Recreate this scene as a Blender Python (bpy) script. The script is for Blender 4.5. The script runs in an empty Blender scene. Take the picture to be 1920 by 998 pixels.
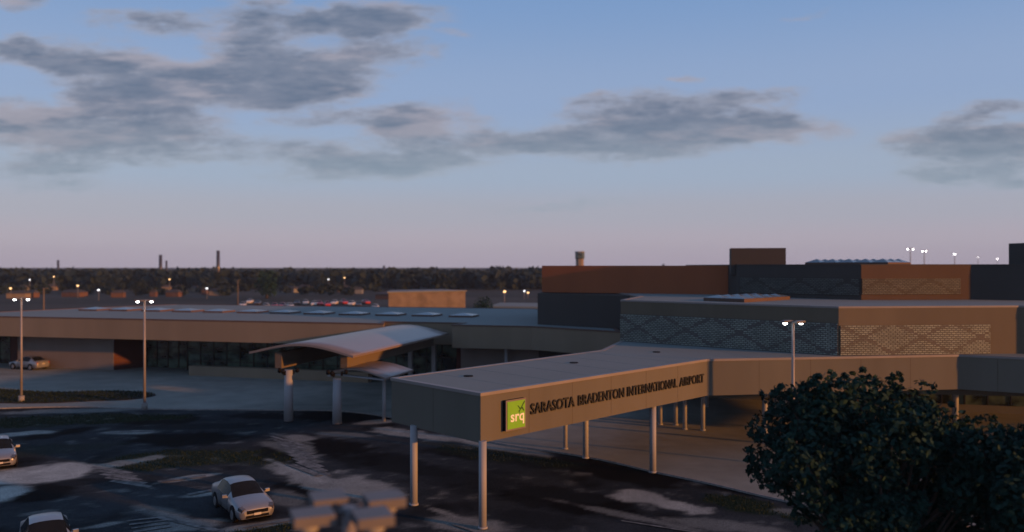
import bpy, bmesh, math, random
import numpy as np
from mathutils import Vector, Matrix, noise
random.seed(7)
S = bpy.context.scene
COL = S.collection
R = math.radians
U = 0.68                      # survey units -> metres
H = 17 * U                    # eye height
F, CX, CY = 1520.0, 960.0, 499.0
Z0, Z1, Z2, Z3 = 5.55*U, 8.76*U, 13.29*U, 17.05*U
SUN = (0.891, -0.454)          # compass direction of the low sun
SUN_EL = R(8.3)

def G(px, py, z=0.0):         # survey sighting -> point at height z
    d = F*(H-z)/(py-CY)
    return ((px-CX)/F*d, d)
def q(*pts): return [(x*U, y*U) for x, y in pts]

# ------------------------------------------------------------------ materials
def new_mat(name):
    m = bpy.data.materials.new(name); m.use_nodes = True
    nt = m.node_tree; b = nt.nodes['Principled BSDF']
    return m, nt, b
def N(nt, typ, **kw):
    n = nt.nodes.new(typ)
    for k, v in kw.items():
        if k.startswith('i_'):
            key = k[2:]; key = int(key) if key.isdigit() else key.replace('_', ' ')
            n.inputs[key].default_value = v
        else: setattr(n, k, v)
    return n
def L(nt, a, b): nt.links.new(a, b)
def mathn(nt, op, a, b=None, c=None, clamp=False):
    n = nt.nodes.new('ShaderNodeMath'); n.operation = op; n.use_clamp = clamp
    for i, v in enumerate((a, b, c)):
        if v is None: continue
        if isinstance(v, (int, float)): n.inputs[i].default_value = v
        else: nt.links.new(v, n.inputs[i])
    return n.outputs[0]
def mix(nt, fac, a, b, typ='MIX'):
    n = nt.nodes.new('ShaderNodeMix'); n.data_type = 'RGBA'; n.blend_type = typ; n.clamp_factor = True
    for s, v in ((n.inputs[0], fac), (n.inputs[6], a), (n.inputs[7], b)):
        if isinstance(v, (int, float)): s.default_value = v
        elif isinstance(v, tuple): s.default_value = v if len(v) == 4 else v+(1,)
        else: nt.links.new(v, s)
    return n.outputs[2]
def simple(name, col, rough=0.8, var=0.18, scale=0.8, metal=0.0, bump=0.0, spec=0.3, streak=False, fine=0.0):
    m, nt, b = new_mat(name)
    tc = N(nt, 'ShaderNodeTexCoord')
    mp = N(nt, 'ShaderNodeMapping')
    mp.inputs['Scale'].default_value = (1, 1, 0.12) if streak else (1, 1, 1)
    L(nt, tc.outputs['Object'], mp.inputs[0])
    n1 = N(nt, 'ShaderNodeTexNoise', i_Scale=scale, i_Detail=6.0, i_Roughness=0.6)
    L(nt, mp.outputs[0], n1.inputs['Vector'])
    lo = tuple(c*(1-var) for c in col); hi = tuple(min(1, c*(1+var)) for c in col)
    f = mathn(nt, 'MULTIPLY_ADD', n1.outputs[0], 2.2, -0.6, clamp=True)
    c = mix(nt, f, lo, hi)
    if fine:
        n2 = N(nt, 'ShaderNodeTexNoise', i_Scale=fine, i_Detail=3.0)
        L(nt, tc.outputs['Object'], n2.inputs['Vector'])
        c = mix(nt, mathn(nt, 'MULTIPLY_ADD', n2.outputs[0], 3.0, -1.0, clamp=True), c, mix(nt, 1.0, c, (0.6, 0.6, 0.6), 'MULTIPLY'))
    L(nt, c, b.inputs['Base Color'])
    b.inputs['Roughness'].default_value = rough; b.inputs['Metallic'].default_value = metal
    b.inputs['Specular IOR Level'].default_value = spec
    if bump:
        bp = N(nt, 'ShaderNodeBump', i_Strength=bump, i_Distance=0.02)
        n3 = N(nt, 'ShaderNodeTexNoise', i_Scale=scale*12, i_Detail=5.0)
        L(nt, tc.outputs['Object'], n3.inputs['Vector'])
        L(nt, n3.outputs[0], bp.inputs['Height']); L(nt, bp.outputs[0], b.inputs['Normal'])
    return m
def emit(name, col, st, base=(0.5, 0.5, 0.5)):
    m, nt, b = new_mat(name)
    b.inputs['Base Color'].default_value = base+(1,)
    b.inputs['Emission Color'].default_value = col+(1,); b.inputs['Emission Strength'].default_value = st
    return m
M = {}
M['tan'] = simple('tan_stucco', (0.117, 0.111, 0.091), 0.9, 0.14, 0.25, streak=True, bump=0.15)
M['tan_pale'] = simple('pale_stucco', (0.19, 0.16, 0.145), 0.9, 0.14, 0.3, streak=True)
M['coping'] = simple('metal_coping', (0.21, 0.19, 0.18), 0.5, 0.1, 0.5)
M['red_coping'] = simple('rust_coping', (0.10, 0.06, 0.045), 0.7, 0.15, 0.5)
M['roof'] = simple('grey_membrane', (0.170, 0.20, 0.195), 0.9, 0.07, 0.12)
M['dark_roof'] = simple('shingle', (0.055, 0.05, 0.05), 0.9, 0.25, 0.5)
M['brown'] = simple('red_brown_cladding', (0.27, 0.085, 0.035), 0.85, 0.12, 0.3, streak=True)
M['brown2'] = simple('orange_brown_cladding', (0.075, 0.047, 0.032), 0.85, 0.12, 0.3, streak=True)
M['redpier'] = simple('dark_red_panel', (0.07, 0.02, 0.016), 0.7, 0.15, 0.5)
M['column'] = simple('painted_column', (0.28, 0.285, 0.30), 0.6, 0.1, 0.6, streak=True)
M['pole'] = simple('galvanised_pole', (0.25, 0.235, 0.235), 0.55, 0.12, 0.8, metal=0.2)
M['concrete'] = simple('kerb_concrete', (0.27, 0.26, 0.25), 0.9, 0.2, 1.5, fine=9)
M['black'] = simple('black_metal', (0.008, 0.008, 0.010), 0.7, 0.2, 2, spec=0.06)
M['mullion'] = simple('bronze_mullion', (0.02, 0.018, 0.017), 0.4, 0.2, 2)
M['vault'] = simple('vault_metal', (0.27, 0.215, 0.19), 0.32, 0.06, 0.5, metal=0.35, spec=0.5)
M['tan_wing'] = simple('tan_wing_stucco', (0.21, 0.165, 0.115), 0.9, 0.12, 0.25, streak=True, bump=0.15)
M['slate'] = simple('dark_slate_stucco', (0.055, 0.05, 0.046), 0.9, 0.10, 0.25, streak=True)
M['joint'] = simple('joint_sealant', (0.085, 0.072, 0.055), 0.9, 0.1, 1)
M['tan_hall'] = simple('orange_stucco', (0.118, 0.100, 0.072), 0.9, 0.14, 0.25, streak=True, bump=0.15)
M['beam'] = simple('tan_beam', (0.13, 0.105, 0.085), 0.85, 0.1, 0.4)
M['skylight'] = simple('acrylic_skylight', (0.12, 0.15, 0.17), 0.22, 0.1, 1.0, spec=0.6)
M['letters'] = simple('black_letters', (0.014, 0.014, 0.012), 0.5, 0.1, 3)
M['cream'] = emit('cream_letters', (1.0, 0.86, 0.55), 0.10, (0.75, 0.68, 0.5))
M['leafdark'] = None
M['lens'] = emit('lamp_lens', (1.0, 0.97, 0.95), 14.0, (0.8, 0.8, 0.8))
M['head'] = simple('lamp_housing', (0.135, 0.128, 0.128), 0.5, 0.1, 2)
M['far_lens'] = emit('far_lens', (0.9, 0.95, 1.0), 3.0, (0.6, 0.6, 0.6))
M['lens_off'] = simple('unlit_lens', (0.3, 0.3, 0.3), 0.3, 0.1, 3)
M['warm'] = emit('warm_lens', (1.0, 0.60, 0.25), 2.2, (0.8, 0.7, 0.5))
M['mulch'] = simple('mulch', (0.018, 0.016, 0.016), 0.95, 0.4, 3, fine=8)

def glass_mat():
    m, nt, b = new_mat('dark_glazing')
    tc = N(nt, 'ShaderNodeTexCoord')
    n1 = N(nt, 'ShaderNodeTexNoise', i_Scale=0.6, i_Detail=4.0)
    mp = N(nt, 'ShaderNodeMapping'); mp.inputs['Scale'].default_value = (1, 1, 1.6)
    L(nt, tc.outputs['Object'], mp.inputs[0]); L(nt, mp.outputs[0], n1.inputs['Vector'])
    c = mix(nt, mathn(nt, 'MULTIPLY_ADD', n1.outputs[0], 4.5, -1.75, clamp=True), (0.006, 0.009, 0.01), (0.085, 0.125, 0.095))  # greenish patches paint tree reflections into the glass colour
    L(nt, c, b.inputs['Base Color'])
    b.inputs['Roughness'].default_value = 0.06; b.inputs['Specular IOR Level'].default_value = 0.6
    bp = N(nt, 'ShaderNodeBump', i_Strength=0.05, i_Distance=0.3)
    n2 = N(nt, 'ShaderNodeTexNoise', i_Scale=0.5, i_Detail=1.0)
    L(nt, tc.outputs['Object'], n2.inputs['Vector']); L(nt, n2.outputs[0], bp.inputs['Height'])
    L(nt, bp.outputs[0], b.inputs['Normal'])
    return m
M['glass'] = glass_mat()

def screen_mat(name, c1, c2, cd, mort):
    m, nt, b = new_mat(name)
    uv = N(nt, 'ShaderNodeUVMap'); uv.uv_map = 'UVMap'
    br = N(nt, 'ShaderNodeTexBrick', offset=0.5, squash=1.0)
    br.inputs['Scale'].default_value = 1.0
    br.inputs['Brick Width'].default_value = 0.30; br.inputs['Row Height'].default_value = 0.125
    br.inputs['Mortar Size'].default_value = 0.028; br.inputs['Mortar Smooth'].default_value = 0.2
    br.inputs['Color1'].default_value = c1+(1,); br.inputs['Color2'].default_value = c2+(1,); br.inputs['Mortar'].default_value = mort+(1,)
    L(nt, uv.outputs[0], br.inputs['Vector'])
    sp = N(nt, 'ShaderNodeSeparateXYZ'); L(nt, uv.outputs[0], sp.inputs[0])
    u = mathn(nt, 'SNAP', sp.outputs[0], 0.30); v = mathn(nt, 'SNAP', sp.outputs[1], 0.125)
    P = 3.9
    def zig(off, per, hh, v0, w):
        t = mathn(nt, 'PINGPONG', mathn(nt, 'ADD', u, off), per/2)
        t = mathn(nt, 'MULTIPLY', t, hh/(per/2))
        d = mathn(nt, 'ABSOLUTE', mathn(nt, 'SUBTRACT', mathn(nt, 'SUBTRACT', v, v0), t))
        return mathn(nt, 'LESS_THAN', d, w)
    a = mathn(nt, 'MAXIMUM', zig(0.6, P*2, 1.95, 0.05, 0.12), zig(0.6+P, P*2, 1.95, 0.05, 0.12))
    ns = N(nt, 'ShaderNodeTexNoise', i_Scale=0.55, i_Detail=3.0); L(nt, uv.outputs[0], ns.inputs['Vector'])
    a = mathn(nt, 'MULTIPLY', a, mathn(nt, 'MULTIPLY_ADD', ns.outputs[0], 1.2, 0.1, clamp=True))
    c = mix(nt, a, br.outputs['Color'], cd)
    c = mix(nt, 1.0, c, mix(nt, mathn(nt, 'MULTIPLY_ADD', ns.outputs[0], 3.0, -1.0, clamp=True), (0.72, 0.72, 0.72), (1.1, 1.1, 1.1)), 'MULTIPLY')
    L(nt, c, b.inputs['Base Color']); b.inputs['Roughness'].default_value = 0.7
    bp = N(nt, 'ShaderNodeBump', i_Strength=0.8, i_Distance=0.03); bp.invert = True
    L(nt, br.outputs['Fac'], bp.inputs['Height']); L(nt, bp.outputs[0], b.inputs['Normal'])
    return m
M['screen'] = screen_mat('block_screen', (0.25, 0.29, 0.245), (0.17, 0.20, 0.175), (0.065, 0.055, 0.05), (0.045, 0.042, 0.04))
M['screen_dk'] = screen_mat('block_screen_brown', (0.105, 0.115, 0.10), (0.075, 0.082, 0.072), (0.03, 0.022, 0.018), (0.024, 0.02, 0.018))

def green_mat():
    m, nt, b = new_mat('green_sign_face')
    tc = N(nt, 'ShaderNodeTexCoord'); n1 = N(nt, 'ShaderNodeTexNoise', i_Scale=1.2, i_Detail=2.0)
    L(nt, tc.outputs['Object'], n1.inputs['Vector'])
    c = mix(nt, n1.outputs[0], (0.12, 0.29, 0.004), (0.15, 0.34, 0.006))
    L(nt, c, b.inputs['Base Color']); L(nt, c, b.inputs['Emission Color'])
    b.inputs['Emission Strength'].default_value = 0.24; b.inputs['Roughness'].default_value = 0.5
    return m
M['green'] = green_mat()
M['green_dk'] = simple('green_emblem', (0.03, 0.10, 0.012), 0.6, 0.1, 3)

def leaf_mat(name, c1, c2):
    m, nt, b = new_mat(name)
    oi = N(nt, 'ShaderNodeNewGeometry')
    tc = N(nt, 'ShaderNodeTexCoord')
    n1 = N(nt, 'ShaderNodeTexNoise', i_Scale=0.7, i_Detail=3.0); L(nt, tc.outputs['Object'], n1.inputs['Vector'])
    f = mathn(nt, 'MULTIPLY_ADD', n1.outputs[0], 1.8, -0.55, clamp=True)
    f2 = mathn(nt, 'MULTIPLY_ADD', oi.outputs['Random Per Island'], 0.5, mathn(nt, 'MULTIPLY', f, 0.6), clamp=True)
    L(nt, mix(nt, f2, c1, c2), b.inputs['Base Color'])
    b.inputs['Roughness'].default_value = 0.75; b.inputs['Specular IOR Level'].default_value = 0.15
    return m
M['leaf'] = leaf_mat('broad_leaf', (0.009, 0.028, 0.025), (0.012, 0.042, 0.030))
M['farleaf'] = leaf_mat('far_leaf', (0.010, 0.019, 0.020), (0.020, 0.034, 0.032))
M['grassblade'] = leaf_mat('grass_blade', (0.009, 0.018, 0.010), (0.018, 0.030, 0.014))
M['bark'] = simple('bark', (0.06, 0.048, 0.04), 0.95, 0.3, 3, streak=True, bump=0.6)

def lot_mat():
    m, nt, b = new_mat('parking_asphalt')
    at = lambda n: N(nt, 'ShaderNodeAttribute', attribute_name=n).outputs['Fac']
    tc = N(nt, 'ShaderNodeTexCoord')
    def noi(s, d=4.0, r=0.6):
        n = N(nt, 'ShaderNodeTexNoise', i_Scale=s, i_Detail=d, i_Roughness=r); L(nt, tc.outputs['Object'], n.inputs['Vector']); return n.outputs[0]
    big, mid, fine, grit = noi(0.09), noi(0.6), noi(6.0, 3.0), noi(22.0, 2.0)
    base = mix(nt, mathn(nt, 'MULTIPLY_ADD', big, 2.6, -0.8, clamp=True), (0.020, 0.025, 0.029), (0.040, 0.048, 0.055))
    base = mix(nt, mathn(nt, 'MULTIPLY_ADD', mid, 3.0, -1.2, clamp=True), base, mix(nt, 1.0, base, (0.72, 0.72, 0.72), 'MULTIPLY'))
    shade_mottle = mix(nt, mid, (0.003, 0.003, 0.004), (0.009, 0.009, 0.009))  # near-black tone: tree shade painted into the asphalt colour
    base = mix(nt, at('tar'), base, shade_mottle)
    gr = mix(nt, mid, (0.010, 0.016, 0.010), (0.024, 0.034, 0.018))
    base = mix(nt, at('turf'), base, gr)
    pale = mix(nt, mathn(nt, 'MULTIPLY_ADD', mid, 2.0, -0.5, clamp=True), (0.24, 0.255, 0.24), (0.42, 0.44, 0.41))
    base = mix(nt, at('pale'), base, pale)
    sp = mathn(nt, 'MULTIPLY_ADD', grit, 4.0, -1.5, clamp=True)
    base = mix(nt, 1.0, base, mix(nt, sp, (0.5, 0.5, 0.5), (1.55, 1.55, 1.55)), 'MULTIPLY')
    sp2 = mathn(nt, 'MULTIPLY_ADD', fine, 3.0, -1.0, clamp=True)
    base = mix(nt, 1.0, base, mix(nt, sp2, (0.8, 0.8, 0.8), (1.15, 1.15, 1.15)), 'MULTIPLY')
    L(nt, base, b.inputs['Base Color']); b.inputs['Roughness'].default_value = 0.95; b.inputs['Specular IOR Level'].default_value = 0.03
    bp = N(nt, 'ShaderNodeBump', i_Strength=0.4, i_Distance=0.01); L(nt, grit, bp.inputs['Height']); L(nt, bp.outputs[0], b.inputs['Normal'])
    return m
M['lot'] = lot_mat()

def forecourt_mat():
    m, nt, b = new_mat('worn_concrete')
    tc = N(nt, 'ShaderNodeTexCoord')
    def noi(s, d=4.0, sc=(1, 1, 1)):
        mp = N(nt, 'ShaderNodeMapping'); mp.inputs['Scale'].default_value = sc; L(nt, tc.outputs['Object'], mp.inputs[0])
        n = N(nt, 'ShaderNodeTexNoise', i_Scale=s, i_Detail=d, i_Roughness=0.6); L(nt, mp.outputs[0], n.inputs['Vector']); return n.outputs[0]
    big, mid, grit, lane = noi(0.06), noi(0.5), noi(14.0, 3.0), noi(0.22, 3.0, (0.25, 1.2, 1))
    c = mix(nt, mathn(nt, 'MULTIPLY_ADD', big, 2.4, -0.7, clamp=True), (0.168, 0.172, 0.152), (0.25, 0.256, 0.228))
    c = mix(nt, mathn(nt, 'MULTIPLY_ADD', lane, 4.0, -2.2, clamp=True), c, (0.134, 0.137, 0.123))
    c = mix(nt, 1.0, c, mix(nt, mathn(nt, 'MULTIPLY_ADD', mid, 3.0, -1.0, clamp=True), (0.86, 0.86, 0.86), (1.08, 1.08, 1.08)), 'MULTIPLY')
    c = mix(nt, 1.0, c, mix(nt, mathn(nt, 'MULTIPLY_ADD', grit, 3.0, -1.0, clamp=True), (0.85, 0.85, 0.85), (1.1, 1.1, 1.1)), 'MULTIPLY')
    L(nt, c, b.inputs['Base Color']); b.inputs['Roughness'].default_value = 0.88; b.inputs['Specular IOR Level'].default_value = 0.25
    return m
M['forecourt'] = forecourt_mat()
def terrain_mat():
    m, nt, b = new_mat('dusk_fields')
    tc = N(nt, 'ShaderNodeTexCoord')
    mp = N(nt, 'ShaderNodeMapping'); mp.inputs['Scale'].default_value = (0.4, 1.0, 1); L(nt, tc.outputs['Object'], mp.inputs[0])
    n = N(nt, 'ShaderNodeTexNoise', i_Scale=0.02, i_Detail=7.0, i_Roughness=0.65); L(nt, mp.outputs[0], n.inputs['Vector'])
    c = mix(nt, mathn(nt, 'MULTIPLY_ADD', n.outputs[0], 3.0, -1.0, clamp=True), (0.022, 0.024, 0.022), (0.07, 0.066, 0.058))
    L(nt, c, b.inputs['Base Color']); b.inputs['Roughness'].default_value = 0.95; b.inputs['Specular IOR Level'].default_value = 0.1
    return m
M['terrain'] = terrain_mat()
def paint(name, col, metal=0.5):
    m, nt, b = new_mat(name)
    tc = N(nt, 'ShaderNodeTexCoord'); n = N(nt, 'ShaderNodeTexNoise', i_Scale=2.5, i_Detail=5.0); L(nt, tc.outputs['Object'], n.inputs['Vector'])
    c = mix(nt, n.outputs[0], tuple(x*0.9 for x in col), tuple(min(1, x*1.08) for x in col))
    L(nt, c, b.inputs['Base Color']); b.inputs['Metallic'].default_value = metal; b.inputs['Roughness'].default_value = 0.38
    b.inputs['Coat Weight'].default_value = 0.4; b.inputs['Coat Roughness'].default_value = 0.12
    return m
M['silver'] = paint('silver_paint', (0.24, 0.245, 0.26))
M['car_red'] = paint('red_paint', (0.42, 0.03, 0.03), 0.1)
M['car_white'] = paint('white_paint', (0.62, 0.56, 0.5), 0.0)
M['car_dark'] = paint('dark_paint', (0.05, 0.045, 0.05), 0.2)
M['carglass'] = simple('car_glass', (0.010, 0.011, 0.012), 0.12, 0.2, 2, spec=0.1)
M['tyre'] = simple('tyre_rubber', (0.012, 0.012, 0.012), 0.9, 0.2, 5)
M['rim'] = simple('alloy_rim', (0.25, 0.25, 0.26), 0.4, 0.1, 5, metal=0.6)
M['headlamp'] = simple('headlamp_glass', (0.11, 0.10, 0.10), 0.12, 0.1, 6, spec=0.7, metal=0.3)
M['taillamp'] = simple('taillamp_red', (0.30, 0.015, 0.012), 0.2, 0.1, 6, spec=0.6)
M['plate'] = simple('plate', (0.45, 0.43, 0.38), 0.5, 0.05, 5)
M['house_tan'] = simple('house_tan', (0.22, 0.17, 0.12), 0.9, 0.12, 0.5)
M['house_rust'] = simple('house_rust', (0.12, 0.065, 0.045), 0.9, 0.12, 0.5)
M['house_grey'] = simple('house_grey', (0.18, 0.19, 0.19), 0.9, 0.12, 0.5)
M['hangar'] = simple('hangar_metal', (0.175, 0.14, 0.12), 0.7, 0.16, 0.12, streak=False, fine=0.6)

# ------------------------------------------------------------------ object helpers
ORG = {}
def org(o): return ORG.get(o.name, Vector((0, 0, 0))) if o else Vector((0, 0, 0))
def tag(o, label=None, cat=None, group=None, kind=None):
    if label: o['label'] = label
    if cat: o['category'] = cat
    if group: o['group'] = group
    if kind: o['kind'] = kind
    return o
def thing(name, loc, label, cat, group=None):
    o = bpy.data.objects.new(name, None); COL.objects.link(o); o.location = loc
    o.empty_display_size = 0.3
    ORG[o.name] = Vector(loc); return tag(o, label, cat, group)
class MB:
    def __init__(s): s.bm = bmesh.new(); s.slot = 0
    def face(s, pts):
        f = s.bm.faces.new([s.bm.verts.new(p) for p in pts]); f.material_index = s.slot; return f
    def prism(s, poly, z0, z1, cap=True):
        a = [s.bm.verts.new((x, y, z0)) for x, y in poly]; b = [s.bm.verts.new((x, y, z1)) for x, y in poly]
        n = len(poly)
        for i in range(n):
            j = (i+1) % n; s.bm.faces.new((a[i], a[j], b[j], b[i])).material_index = s.slot
        if cap:
            s.bm.faces.new(b).material_index = s.slot; s.bm.faces.new(a[::-1]).material_index = s.slot
        return s
    def ring(s, poly, z0, z1, t):
        inn = inset(poly, t); n = len(poly); V = s.bm.verts.new
        oa = [V((x, y, z0)) for x, y in poly]; ob = [V((x, y, z1)) for x, y in poly]
        ia = [V((x, y, z0)) for x, y in inn]; ib = [V((x, y, z1)) for x, y in inn]
        for i in range(n):
            j = (i+1) % n
            for fc in ((oa[i], oa[j], ob[j], ob[i]), (ia[j], ia[i], ib[i], ib[j]), (ob[i], ob[j], ib[j], ib[i]), (oa[j], oa[i], ia[i], ia[j])):
                s.bm.faces.new(fc).material_index = s.slot
        return s
    def wall(s, p, qq, z0, z1, t, out=0.0):   # thickness t to the left-hand side; out pushes to the right-hand side
        d = Vector((qq[0]-p[0], qq[1]-p[1])); d.normalize(); n = Vector((-d.y, d.x))
        a = Vector(p)-n*out; b = Vector(qq)-n*out
        return s.prism([tuple(a), tuple(b), tuple(b+n*t), tuple(a+n*t)], z0, z1)
    def box(s, c, sz, rz=0.0, rx=0.0, ry=0.0):
        m = Matrix.Translation(c) @ Matrix.Rotation(rz, 4, 'Z') @ Matrix.Rotation(ry, 4, 'Y') @ Matrix.Rotation(rx, 4, 'X') @ Matrix.Diagonal((sz[0], sz[1], sz[2], 1))
        r = bmesh.ops.create_cube(s.bm, size=1.0, matrix=m)
        for f in {f for v in r['verts'] for f in v.link_faces}: f.material_index = s.slot
        return s
    def cyl(s, a, b, r1, r2=None, seg=14, cap=True):
        a = Vector(a); b = Vector(b); r2 = r1 if r2 is None else r2
        z = (b-a).normalized(); x = z.orthogonal().normalized(); y = z.cross(x)
        A = []; B = []
        for i in range(seg):
            t = 2*math.pi*i/seg; d = x*math.cos(t)+y*math.sin(t)
            A.append(s.bm.verts.new(a+d*r1)); B.append(s.bm.verts.new(b+d*r2))
        for i in range(seg):
            j = (i+1) % seg; f = s.bm.faces.new((A[i], A[j], B[j], B[i])); f.material_index = s.slot; f.smooth = True
        if cap:
            s.bm.faces.new(B).material_index = s.slot; s.bm.faces.new(A[::-1]).material_index = s.slot
        return s
    def ball(s, c, r, sc=(1, 1, 1), sub=2):
        m = Matrix.Translation(c) @ Matrix.Diagonal((r*sc[0], r*sc[1], r*sc[2], 1))
        rr = bmesh.ops.create_icosphere(s.bm, subdivisions=sub, radius=1.0, matrix=m)
        for f in {f for v in rr['verts'] for f in v.link_faces}: f.smooth = True; f.material_index = s.slot
        return s
    def build(s, name, mat, parent=None, bevel=0.0, local=False):
        if not isinstance(mat, (list, tuple)): mat = [mat]
        o_ = org(parent) if not local else Vector((0, 0, 0))
        if parent is None and not local:
            vs = [v.co for v in s.bm.verts]
            mn = Vector((min(v.x for v in vs), min(v.y for v in vs), min(v.z for v in vs))); mx = Vector((max(v.x for v in vs), max(v.y for v in vs), max(v.z for v in vs)))
            o_ = Vector(((mn.x+mx.x)/2, (mn.y+mx.y)/2, mn.z))
        bmesh.ops.translate(s.bm, vec=-o_, verts=s.bm.verts)
        if bevel:
            bmesh.ops.remove_doubles(s.bm, verts=s.bm.verts, dist=1e-5)
            bmesh.ops.bevel(s.bm, geom=[e for e in s.bm.edges if len(e.link_faces) == 2 and e.calc_face_angle(0) > 0.6], offset=bevel, segments=1, affect='EDGES', clamp_overlap=True)
        bmesh.ops.recalc_face_normals(s.bm, faces=s.bm.faces)
        me = bpy.data.meshes.new(name); s.bm.to_mesh(me); s.bm.free()
        for m in mat: me.materials.append(m)
        o = bpy.data.objects.new(name, me); COL.objects.link(o)
        if parent: o.parent = parent; ORG[o.name] = org(parent)
        else: o.location = o_; ORG[o.name] = o_
        return o
def inset(poly, t):
    n = len(poly); out = []
    for i in range(n):
        p0, p1, p2 = Vector(poly[i-1]), Vector(poly[i]), Vector(poly[(i+1) % n])
        d1 = (p1-p0).normalized(); d2 = (p2-p1).normalized()
        n1 = Vector((-d1.y, d1.x)); n2 = Vector((-d2.y, d2.x)); k = n1+n2
        if k.length < 1e-6: k = n1
        k = k/max(0.25, (1+n1.dot(n2)))
        out.append(tuple(p1+k*t))
    return out
def dup(root, loc, rz=0.0, label=None, group=None):
    r = root.copy(); COL.objects.link(r); r.location = loc; r.rotation_euler = (0, 0, rz)
    if label: r['label'] = label
    if group: r['group'] = group
    def rec(a, b):
        for ch in list(a.children):
            c = ch.copy(); COL.objects.link(c); c.parent = b; rec(ch, c)
    rec(root, r); return r
def panel(name, p, qq, z0, z1, t, out, mat, parent):
    """flat panel proud of a wall, with a metric UV map"""
    mb = MB(); mb.wall(p, qq, z0, z1, t, out)
    o = mb.build(name, mat, parent)
    me = o.data; uv = me.uv_layers.new(name='UVMap'); base = org(parent)
    d = Vector((qq[0]-p[0], qq[1]-p[1])).normalized()
    for l in me.loops:
        v = me.vertices[l.vertex_index].co+base
        uv.data[l.index].uv = ((v.x-p[0])*d.x+(v.y-p[1])*d.y, v.z-z0)
    return o

# ------------------------------------------------------------------ ground
mb = MB(); w = 4200
mb.face([(-w, -300, -0.05), (w, -300, -0.05), (w, 5200, -0.05), (-w, 5200, -0.05)])
tag(mb.build('terrain', M['terrain']), kind='structure')

kerb_px = [(-160, 776), (0, 767), (150, 764), (280, 768), (500, 770), (640, 772), (740, 785), (830, 806), (930, 832), (1050, 850), (1140, 866), (1225, 886), (1330, 908), (1440, 934), (1560, 958), (1700, 976), (1920, 992)]
kerb_line = [G(*p) for p in kerb_px] + q((95, 50))
def smooth_line(pts, k=5):
    P = [Vector(p) for p in pts]; out = []
    for i in range(len(P)-1):
        p0, p1, p2, p3 = P[max(i-1, 0)], P[i], P[i+1], P[min(i+2, len(P)-1)]
        for j in range(k):
            t = j/k
            out.append(0.5*((2*p1)+(p2-p0)*t+(2*p0-5*p1+4*p2-p3)*t*t+(3*p1-p0-3*p2+p3)*t**3))
    out.append(P[-1]); return [tuple(v) for v in out]
kl = smooth_line(kerb_line)
mb = MB(); mb.face([(x, y, 0.03) for x, y in kl+q((95, 150), (-140, 185), (-140, 95))])
tag(mb.build('concrete_forecourt', M['forecourt']), kind='structure')
mb = MB()
for i in range(len(kl)-1):
    mb.wall(kl[i], kl[i+1], -0.02, 0.10, 0.14, 0.07)
tag(mb.build('kerb', M['concrete']), kind='structure')

PALE = [(60,890,130,15,-6,.95),(205,872,90,6,-8,.55),(12,925,42,14,-12,.95),(245,811,45,3,-2,.75),(340,899,52,4,-8,.75),(385,926,42,4,-8,.6),
 (35,814,62,3.5,-4,.7),(600,905,85,17,18,.62),(680,918,75,22,10,.65),(540,840,50,8,10,.35),(565,887,65,4.5,22,.75),(700,792,32,4,-3,.55),
 (760,812,75,7,8,.6),(900,832,60,6,11,.5),(985,846,50,6,10,.45),(880,985,70,16,8,.45),(835,962,35,5,18,.6),(1195,932,45,10,5,.7),(1275,950,52,8,8,.75),
 (1312,958,30,5,-12,.7),(1200,972,140,5,12,.35),(1345,985,120,10,6,.3),(345,985,80,10,-6,.5),(490,984,75,5,-8,.55),(185,986,45,4,-9,.55),(540,935,30,14,10,.3),
 (70,962,30,3,-8,.25),(1500,962,60,6,6,.3),(300,960,50,8,10,.25),(560,820,35,5,4,.5),(640,815,50,4,3,.3),(120,771,130,3.5,-1.5,.35)]
for k in range(5): PALE.append((215+k*7, 880+k*6, 38, 2.0, 16, .42))
for k in range(6): PALE.append((545+k*6, 822+k*7.5, 32, 2.2, 14, .40))
for k in range(4): PALE.append((330+k*14, 968+k*7, 40, 2.6, 14, .45))
TREE_SHADE = [(300,788,75,9,-3,.95),(350,824,95,12,-3,.95),(645,782,95,10,2,1),(600,838,95,17,5,1),(520,853,40,17,0,.95),(110,812,70,6,-8,.85),(75,925,62,14,-10,.95),
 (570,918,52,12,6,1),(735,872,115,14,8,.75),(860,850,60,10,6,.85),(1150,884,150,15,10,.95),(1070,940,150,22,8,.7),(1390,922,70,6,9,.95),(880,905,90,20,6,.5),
 (500,780,70,5,0,.8),(720,860,60,12,5,.8),(25,866,50,6,-4,.7),(455,968,70,12,-6,.7),(150,905,60,6,-6,.5),(960,860,70,10,10,.7),(1010,975,80,14,5,.5),(370,800,120,5,-1,.5)]  # dark blobs of tree shade, painted into the lot colour
TURF = [(130,788,190,9,-2,.9),(330,862,180,15,-4,.85),(480,864,100,10,0,.5),(900,850,80,12,8,.5),(1390,947,75,14,10,1),(1560,975,90,12,6,1),(1000,862,90,8,8,.5),(480,998,90,12,-8,.8),(60,845,140,8,-4,.4)]
xs = np.arange(-72, 48, 0.24); ys = np.concatenate([np.arange(22, 46, 0.18), np.arange(46, 74, 0.26)])
X, Y = np.meshgrid(xs, ys)
PX = CX+F*X/Y; PY = CY+F*H/Y
def fbm(sx, sy, off, sc=1.0):
    o = np.empty(X.shape)
    for i in range(X.shape[0]):
        yv = ys[i]*sy
        for j in range(X.shape[1]):
            p = Vector((xs[j]*sx+off, yv, off)); o[i, j] = noise.noise(p)+0.5*noise.noise(p*2.3)+0.3*noise.noise(p*5.1)
    return o*sc
NZ = fbm(0.35, 0.35, 3.1); NZ2 = fbm(0.9, 0.9, 11.7)
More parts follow.
